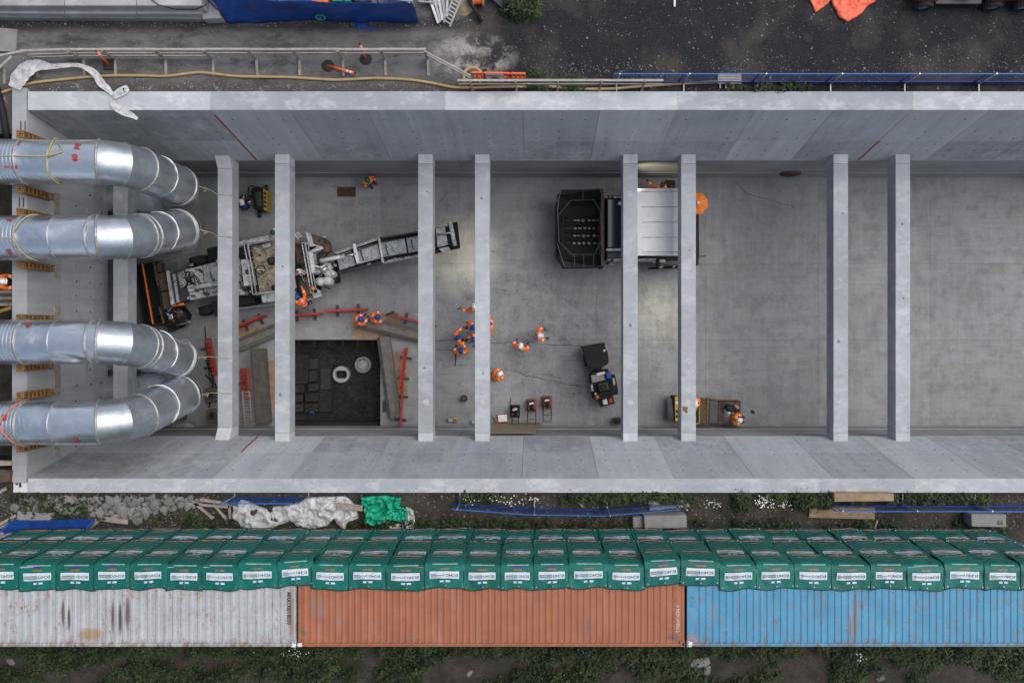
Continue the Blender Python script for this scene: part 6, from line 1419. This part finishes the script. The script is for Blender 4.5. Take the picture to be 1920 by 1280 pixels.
def make_blanket(row, var):
    top_on = .70; expo = {3:.78,2:1.66,1:1.42}[row]                       # metres lying on the roof, exposed height per row
    off = {3:.085,2:.055,1:.025}[row]
    def surf(u, s):                                  # u -.5...5, s 0 (upper hem) .. 1 (lower hem)
        L = (top_on+expo+.12) if row == 3 else expo+.30
        d = s*L; w_ = .030*nz(u*3+var*7,s*3,row*5+var)+.020*nz(u*7+var*3,s*6,row)-.012*abs(nz(u*9+s*4+var*5,s*5,row+3)); bul = .030*math.sin(math.pi*min(1,max(0,s)))*(1-(2*u)**2)
        x = u*BW*1.03+.012*nz(s*3,var*5.,2)
        if row == 3:
            rr = .12
            if d < top_on-rr: y, z = -(top_on-d), .03+bul*.6+w_
            elif d < top_on-rr+rr*1.5708:
                a = (d-(top_on-rr))/rr; y, z = -rr+math.sin(a)*(rr+off), -rr+.03+math.cos(a)*(rr)
            else:
                dd = d-(top_on-rr+rr*1.5708); z = -rr+.03-dd; y = off+LEAN*dd+bul*1.3+w_+.02*s
            if s < .03: x += 0; y += .015*math.sin(u*9+var)
        else:
            zt = -(.86 if row == 2 else 2.5)+.26; z = zt-d; y = off+LEAN*(-z)+bul*1.2+w_
        if row == 3 and d < top_on: y += .03*math.sin(u*5+var*2)*(1-d/top_on)
        return Vector((x,y,z))
    def on(u, s, e=.008):
        p = surf(u,s); a = surf(u+.01,s)-surf(u-.01,s); b = surf(u,s+.01)-surf(u,s-.01); n_ = b.cross(a)
        n_ = n_.normalized() if n_.length else Vector((0,1,1)).normalized()
        if n_.z+n_.y < 0: n_ = -n_
        return p+n_*e
    L = (top_on+expo+.12) if row == 3 else expo+.30
    parts = []
    m = MB(); m.grid(20,36 if row == 3 else 26,lambda u,v:surf(u-.5,v)); parts.append(('fabric',m,M['pvc'],True))
    m = MB(); m.tube([on(-.5,k/20,.004) for k in range(21)],.014,5); m.tube([on(k/10-.5,0 if row == 3 else 1,.004) for k in range(11)],.014,5)
    parts.append(('edge_binding',m,M['bind'],True))
    def quad(u0,u1,d0,d1,mt,nm,e=.008,nu=6,nv=2):
        m = MB(); m.grid(nu,nv,lambda u,v:on(u0+(u1-u0)*u,(d0+(d1-d0)*v)/L,e)); parts.append((nm,m,mt,True))
    # measured from the upper hem downward
    lo = .31 if row == 3 else .42
    quad(-.37,.35,lo,lo+.235,M['lab'],'logo_label',.012,12,6)
    m = MB(); vs, fs = TXT
    m.add([on(-(x)/BW,(lo+.09-y)/L,.019) for x,y in vs], fs); parts.append(('lettering',m,M['lg'],False))
    quad(-.12,.13,lo-.12,lo-.06,M['flag'],'flag_strip',.011); quad(-.03,.02,lo-.115,lo-.065,M['navy'],'flag_mark',.016,2,1)
    quad(-.15,.12,lo+.28,lo+.305,M['ribbon_o'],'colour_strip',.011); quad(-.31,.32,lo+.375,lo+.40,M['greyline'],'text_line',.011)
    b0 = .85 if row == 3 else .62
    quad(-.30,.30,L-.42,L-.40,M['greyline'],'text_line',.011); quad(-.36,.34,L-.24,L-.12,M['peach'],'warning_strip',.012)
    for u0 in (-.43,.02,.43):
        c = on(u0,.05 if row == 3 else .9,.012); m = MB(); m.lathe(c,[(.018,-.004),(.018,.006),(0,.008)],7); parts.append(('eyelet',m,M['steel'],False))
    if var in (1,3): quad(-.12,.10,lo+.33,lo+.37,M['navy'],'navy_tag',.01,2,1)
    root = thing('acoustic_blanket','x','blanket',(0,0,0))
    for nm, m, mt, sm in parts:
        o = bpy.data.objects.new(nm, m.mesh(nm, mt, sm)); COL.objects.link(o); o.parent = root
    return root
# logo text: ECHO in large letters, BARRIER smaller beside it in a green bar; built once, upright when seen from the north
v1, f1 = text_geo('ECHO',.20,.004); v2, f2 = text_geo('BARRIER',.105,.0)
def fit(vs, x0, x1, y0, y1):
    xa = min(v[0] for v in vs); xb = max(v[0] for v in vs); ya = min(v[1] for v in vs); yb = max(v[1] for v in vs)
    return [(x0+(v[0]-xa)/(xb-xa)*(x1-x0), y0+(v[1]-ya)/(yb-ya)*(y1-y0)) for v in vs]
lv = fit(v1,-.375,-.015,-.055,.035); lf = list(f1); b = len(lv)
lv += fit(v2,.02,.385,-.035,.015); lf += [tuple(b+i for i in f) for f in f2]
for (xa,xb,ya,yb) in ((.0,.40,.02,.035),(.0,.40,-.055,-.04),(.39,.40,-.04,.02),(.08,.40,.065,.073),(-.36,-.1,.105,.11),(.1,.4,.105,.11)):
    b = len(lv); lv += [(xa,ya),(xb,ya),(xb,yb),(xa,yb)]; lf.append((b,b+1,b+2,b+3))
TXT = (lv, lf)
seams = [-104,-34,37,107,178,245,313,380,447,521,586,655,725,797,871,939,1002,1068,1140,1209,1278,1350,1419,1490,1560,1633,1701,1771,1846,1914,1984]
protos = {(r,v):make_blanket(r,v) for r in (1,2,3) for v in range(5)}
usedp = set(); rowname = {3:'top row, folded over the containers',2:'middle row',1:'lowest row'}
for r in (1,2,3):
    for k in range(len(seams)-1):
        v = random.Random(k*31+r*7).randrange(5); xm = W((seams[k]+seams[k+1])/2,0,CZ).x; wd = (seams[k+1]-seams[k])*sc_(CZ)
        p = protos[(r,v)]
        o = p if (r,v) not in usedp else copy_tree(p); usedp.add((r,v))
        o.location = (xm+random.uniform(-.03,.03)*(r<3), CY1+.0+.006*(k%2), CZ+random.uniform(-.02,.02)*(r<3)); o.scale = (wd/BW,1,1)
        o.rotation_euler = (0,random.uniform(-.018,.018),random.uniform(-.02,.02)); o.location.y += random.uniform(-.03,.03)
        if r == 3 and k in (9,19,20): o.rotation_euler.z += (.05 if k != 20 else -.05); o.location.y += .10
        tag(o, ('%s green acoustic blanket from the left in the %s'%(ORD[k],rowname[r])), 'blanket', 'green acoustic blankets on the containers')
# ================================================================== SOUTH STRIP
# rubble
def stone_mesh(seed, name):
    random.seed(seed); m = MB(); n_ = 7; rings = [(.45,-.1),(.95,.1),(1,.35),(.7,.62),(.25,.72)]; b = 0
    ph = [random.uniform(.75,1.25) for _ in range(n_)]
    for r, z in rings:
        for i in range(n_): a = 2*math.pi*i/n_+random.uniform(-.2,.2); q = r*ph[i]*random.uniform(.85,1.15); m.v.append((q*math.cos(a),q*math.sin(a)*.8,z+random.uniform(-.08,.08)))
    for k in range(4):
        for i in range(n_): m.f.append((k*n_+i,k*n_+(i+1)%n_,(k+1)*n_+(i+1)%n_,(k+1)*n_+i)); m.mi.append(0)
    m.f.append(tuple(4*n_+i for i in range(n_))); m.mi.append(0)
    return m.mesh(name, M['rub'])
M['rub'] = plain('broken_concrete',(.21,.205,.195),.9,0,.3,5,.35,.4,18,.3)
sm = [stone_mesh(40+k,'rubble_stone') for k in range(6)]; random.seed(11)
def inpoly(x, y, poly):
    c = False; j = len(poly)-1
    for i in range(len(poly)):
        if (poly[i][1] > y) != (poly[j][1] > y) and x < (poly[j][0]-poly[i][0])*(y-poly[i][1])/(poly[j][1]-poly[i][1])+poly[i][0]: c = not c
        j = i
    return c
rpoly = [(28,930),(60,934),(200,932),(340,932),(385,938),(375,950),(300,958),(262,978),(225,972),(150,965),(90,958),(55,972),(30,960)]
cnt = 0; placed = []
while cnt < 190:
    x, y = random.uniform(25,430), random.uniform(928,985)
    if not inpoly(x,y,rpoly): continue
    s = random.choice((.09,.11,.13,.16,.2,.24))*random.uniform(.8,1.1); p = W(x,y,0)
    if any((p-q).length < (s+t_)*.62 for q,t_ in placed): 
        if random.random() < .97: continue
    placed.append((p,s)); cnt += 1
    o = bpy.data.objects.new('rubble_stone', random.choice(sm)); COL.objects.link(o); o.location = (p.x,p.y,.01); o.scale = (s,s,s*random.uniform(.6,1)); o.rotation_euler = (random.uniform(-.3,.3),random.uniform(-.3,.3),random.uniform(0,6.3))
    tag(o,'broken grey concrete stone in the rubble strip below the headwall','stone','broken stones in the rubble strip')
gm = MB()
for k in range(2600):
    x = random.uniform(0,1920); y = random.uniform(926,990); 
    if x > 450 and random.random() < .55: continue
    p = W(x,y,0); r = random.uniform(.012,.05)
    gm.lathe((p.x,p.y,0),[(r,0),(r*.8,r*.6),(0,r*.9)],5,1,random.uniform(.6,1))
tag(gm.build('gravel', M['rub']),'loose gravel scattered along the strip south of the trench','gravel',kind='stuff')
gm = MB()
for k in range(3400):                                    # chips on the yard
    x = random.uniform(840,1960); y = random.choice((random.uniform(-30,172),random.gauss(128,16)))
    if y > 171: continue
    if nz(x*.008,y*.015,4) < -.12 and random.random() < .7: continue
    p = W(x,y,0); r = abs(random.gauss(0,.016))+.007
    gm.lathe((p.x,p.y,0),[(r,0),(r*.8,r*.6),(0,r*.9)],4,1,random.uniform(.5,1))
tag(gm.build('stone_chips', plain('pale_chips',(.20,.20,.21),.9,0,.6,3)),'pale stone chips strewn over the asphalt yard','chips',kind='stuff')
gm = MB()
for k in range(2200):
    x = random.uniform(0,900); y = random.choice((random.uniform(36,170),random.uniform(34,50),random.gauss(160,5)))
    if y > 171: continue
    p = W(x,y,0); r = abs(random.gauss(0,.012))+.006
    gm.lathe((p.x,p.y,0),[(r,0),(r*.8,r*.6),(0,r*.9)],4,1,random.uniform(.5,1))
tag(gm.build('debris_chips', plain('mixed_chips',(.25,.24,.23),.9,0,.6,3)),'small debris chips on the paving by the timber rail','chips',kind='stuff')
def slab(px, h, mat, lab, name='concrete_block', cat='block', bev=.03): return tag(MB().pp(px,h,0).build(name, M[mat],None,False,bev), lab, cat)
slab([(32,958),(98,962),(95,976),(30,975)],.25,'conc','long pale concrete slab above the fallen blue panel','concrete_slab','slab')
slab([(1207,967),(1287,965),(1288,990),(1209,991)],.6,'conc','pale concrete block between the blue barrier and blankets'); slab([(1186,970),(1206,968),(1208,990),(1187,991)],.35,'conc','broken rock left of the pale concrete block','rock','rock',.06)
slab([(1216,938),(1285,934),(1294,950),(1218,958)],.12,'conc','low concrete slab under the end of the blue barrier','concrete_slab','slab')
t = thing('numbered_block','pale concrete block marked 66 near the right edge','block',W(1855,975,0)); MB().pp([(1821,963),(1887,964),(1887,988),(1822,987)],.6,0).build('body', M['conc'], t, False, .03)
l = MB(); put_text(l,'66',.24,lambda u,v:W(1875,980,.606)+Vector((u,v,0)),.008); l.build('lettering', M['dark'], t)
slab([(1518,949),(1641,951),(1640,973),(1517,970)],.1,'ply','large tan plywood sheet under the right blue barrier','plywood_sheet','sheet',.005); slab([(1564,924),(1676,925),(1676,939),(1565,940)],.5,'ply','tan plywood sheet against the south wall','plywood_sheet','sheet',.005)
for k,(a,b,w,l) in enumerate((((360,938),(400,972),.1,'timber plank slanting under the concrete rubble'),((400,945),(424,972),.09,'timber plank right of the slanting one'),((375,936),(440,946),.12,'weathered board lying along the wall by the white tarp'),((352,944),(430,950),.1,'grey board below the weathered board'),((160,998),(182,976),.17,'tan timber offcut at the end of the fallen blue panel'),((-5,985),(30,966),.10,'pale timber pole at the left edge above the blue panel'),((-5,992),(30,972),.08,'brown timber batten beside the pale pole'),((-5,925),(12,915),.12,'short plank at the left edge by the headwall'),((190,972),(240,978),.18,'broken brick-coloured board right of the blue panel'),((430,948),(432,972),.1,'short post left of the white tarp'),((1085,940),(1093,950),.09,'short timber offcut below the blue barrier'),((1640,990),(1645,975),.06,'thin stake right of the plywood sheet'))):
    o = MB().bar(W(*a,.08+.03*(k%3)),W(*b,.08+.03*(k%3)),w,.05).build('timber_plank', M['timber_w' if k in (5,) else 'timber']); tag(o, l, 'plank')
# fallen blue mesh panel
t = thing('fallen_mesh_panel','blue mesh panel leaning flat at the left, above the blankets','panel',W(90,990,0))
C = [W(-10,1006,.75),W(152,1003,.75),W(176,975,.25),W(22,978,.25)]
for a,b in ((0,1),(1,2),(2,3),(3,0)): MB().bar(C[a],C[b],.09,.05).build('frame', M['blue'], t)
for f in (.3,.42): MB().bar(C[0].lerp(C[3],f+.35),C[1].lerp(C[2],f+.35),.07,.03).build('band', M['blue'], t)
mm = MB()
for k in range(70): mm.bar(C[0].lerp(C[1],k/69),C[3].lerp(C[2],k/69),.012)
for k in range(16): mm.bar(C[0].lerp(C[3],k/15)+Vector((0,0,.012)),C[1].lerp(C[2],k/15)+Vector((0,0,.012)),.012)
tag(mm.build('mesh_infill', M['blue'], t), kind='stuff')
MB().add([c+Vector((0,0,-.06)) for c in C],[(0,1,2,3)]).build('backing_sheet', M['tarp_b'], t)
# blue barriers along the south wall
barrier_run([W(853,942,0),W(992,952,0),W(1128,954,0),W(1266,943,0)],-1,'blue mesh edge barrier below the south wall, middle, slightly bowed',sk=0)
barrier_run([W(1546,946,0),W(1680,946,0),W(1815,946,0),W(1960,947,0)],-1,'blue mesh edge barrier below the south wall at the right')
barrier_run([W(432,932,0),W(570,932,0)],-1,'short blue mesh barrier above the white tarp')
# crumpled tarps
hg = lambda cx,cy,r,h: (lambda x,y: h*max(0,1-((x-cx)**2+(y-cy)**2)/r**2))
c1 = W(600,950,0); c2 = W(725,950,0)
flat_sheet('white_tarp',[(440,945),(455,936),(500,950),(560,940),(575,932),(600,928),(650,930),(672,945),(672,970),(655,978),(650,992),(640,990),(628,972),(615,985),(590,990),(560,985),(545,975),(515,988),(480,992),(455,987),(437,965)],M['tarp_w'],'large crumpled white tarp on the ground south of the wall',.14,.05,46,3,'tarp')
flat_sheet('green_tarp',[(680,928),(700,926),(755,928),(752,945),(765,955),(768,972),(750,978),(725,978),(700,982),(683,978),(684,950)],M['tarp_g'],'crumpled bright green tarp beside the white tarp',.17,.06,32,8,'tarp')
flat_sheet('white_tarp',[(762,948),(775,955),(780,975),(775,992),(740,990),(728,984),(755,976)],M['tarp_w'],'small white tarp piece tucked under the green tarp',.12,.04,22,6,'tarp')
for k,(px,py,rx,ry) in enumerate(((478,958,14,9),(512,953,15,8),(520,972,18,9))):
    o = MB().grid(12,8,lambda u,v:(lambda a,r:W(px+rx*r*math.cos(a),py+ry*r*math.sin(a),0)+Vector((0,0,.30-.22*r*r+.03*nz(a*2,r*4,k))))(u*2*math.pi,v)).build('dirt_clump', plain('wet_leaf_litter_%d'%k,(.045,.036,.024),.95,0,.5,6),None,True); tag(o,['left clump of wet leaf litter on the white tarp','upper right clump of wet leaf litter on the white tarp','lower clump of wet leaf litter on the white tarp'][k],'leaf litter','leaf litter on the white tarp')
o = MB().bar(W(632,948,.4),W(680,952,.35),.22,.06).build('timber_plank', M['timber']); tag(o,'plank poking out between the white and green tarps','plank')
# ================================================================== VEGETATION
def leaf_mat(name, c0, c1):
    n = NT(name); f = n.noise(2.0,4,.6); g_ = n.noise(40,2,.5); c = n.mix(n.ramp(n.math('ADD',n.math('MULTIPLY',f,.6),n.math('MULTIPLY',g_,.4)),[(.40,0),(.62,1)]), c0, c1); return n.out(c,.65,0,.3)
M['leaf'] = leaf_mat('weed_leaf',(.007,.016,.006),(.052,.080,.026)); M['grass'] = leaf_mat('grass_blade',(.014,.024,.009),(.095,.11,.048)); M['flower'] = plain('white_petal',(.7,.7,.66),.6)
def patch_noise(x, y): return nz(x*.55+3,y*.9,1.3)+.5*nz(x*1.7,y*2.1,6)
def weed(mb, p, h, n_, spread):
    for k in range(n_):
        a = random.uniform(0,6.283); r = abs(random.gauss(0,spread)); z = random.uniform(.1,1)*h*(1-.5*min(1,r/(spread*2))); c = Vector((p.x+r*math.cos(a),p.y+r*math.sin(a),z))
        s = random.uniform(.03,.085); d = Vector((random.gauss(0,1),random.gauss(0,1),random.gauss(.2,.4))).normalized(); e = d.cross(Vector((random.gauss(0,.3),random.gauss(0,.3),1))).normalized()
        mb.add([c-d*s,c+e*s*.5,c+d*s*1.1,c-e*s*.5],[(0,1,2,3)])
def tuft(mb, p, h, n_):
    for k in range(n_):
        a = random.uniform(0,6.283); l = h*random.uniform(.5,1.1); o = Vector((math.cos(a),math.sin(a),0)); b = p+o*random.uniform(0,.05); w = Vector((-o.y,o.x,0))*.008
        m1 = b+o*l*.35+Vector((0,0,l*.6)); t_ = b+o*l*.95+Vector((0,0,l*.5)); mb.add([b-w,b+w,m1+w,m1-w,t_],[(0,1,2,3),(3,2,4)])
wl = MB(); gr = MB(); fw = MB()
def sow(n_, xr, yr, thr, leafy=.6, hs=1):
    k = 0
    while k < n_:
        x, y = random.uniform(*xr), random.uniform(*yr); p = W(x,y,0); k += 1
        q = patch_noise(p.x,p.y)
        if q < thr: continue
        if random.random() < leafy: weed(wl,p,random.uniform(.15,.55)*hs*(1+1.2*max(0,q)),14,.12)
        else: tuft(gr,p,random.uniform(.15,.4)*hs,9)
sow(5600,(-60,1980),(1208,1300),.0,.7)
sow(1500,(-60,1980),(1208,1226),-.6,.4,1.2)
sow(1100,(780,1960),(926,940),.12,.5,.8); sow(700,(780,1960),(975,1000),.1,.5,.7); sow(500,(0,450),(926,996),.12,.7,.7); sow(300,(650,1000),(976,998),-.3,.5,.7)
sow(260,(1000,1100),(150,168),-.4,.5,.7); sow(220,(950,1010),(-20,34),-.9,.7,1.2); sow(120,(1340,1520),(160,170),-.2,.6,.6); sow(60,(985,1010),(140,165),-.9,.6,.8); sow(260,(1490,1550),(928,945),-.9,.6,1.0); sow(160,(1380,1400),(926,950),-.9,.6)
for k in range(9):                                       # long bent grass over the container foot at the right
    c = W(random.choice((1690,1712,1735,1800,1835))+random.uniform(-12,12),1216+random.uniform(0,10),0)
    for j in range(8): tuft(gr,c+Vector((random.gauss(0,.12),random.gauss(0,.08),0)),random.uniform(.5,.8),12)
for cx,cy,n_,sp in ((1433,940,60,10),(1468,946,18,12),(1340,944,16,8),(950,940,26,16),(880,938,10,8),(1000,936,12,6),(1612,1228,16,6),(1615,1236,10,6),(1098,1220,12,7),(565,1222,14,12),(480,1222,8,6),(545,1228,16,8),(1880,1230,8,10)):
    for k in range(n_):
        p = W(cx+random.gauss(0,sp),cy+random.gauss(0,sp*.45),random.uniform(.2,.4)); r = random.uniform(.015,.03); fw.add([p+Vector((r*math.cos(a),r*math.sin(a),0)) for a in (0,1.05,2.1,3.14,4.19,5.24)],[(0,1,2,3,4,5)])
tag(wl.build('weeds', M['leaf']),'low leafy weeds along the containers and the trench edge','weeds',kind='stuff'); tag(gr.build('grass', M['grass']),'grass tufts along the containers and the trench edge','grass',kind='stuff'); tag(fw.build('flowers', M['flower']),'small white flowers among the weeds','flowers',kind='stuff')
o = slab([(1655,1180),(1692,1178),(1700,1200),(1660,1206)],.2,'conc','x') if False else None
for k,(px,py,s) in enumerate(((1312,1240,.35),(1325,1255,.22),(20,1240,.2),(880,1262,.15),(405,1265,.2),(1650,1270,.22))):
    o = bpy.data.objects.new('rock', sm[k%6]); COL.objects.link(o); p = W(px,py,0); o.location = (p.x,p.y,0); o.scale = (s,s*.8,s*.5); o.rotation_euler = (0,0,k*1.3)
    tag(o,['large pale rock in the weeds below the joint of orange and blue containers','smaller rock just below the large pale one','small rock in the bare soil at the lower left corner','small rock in the weeds below the orange container','small rock in the weeds below the white container','small rock in the weeds below the blue container'][k],'rock','rocks in the weeds')
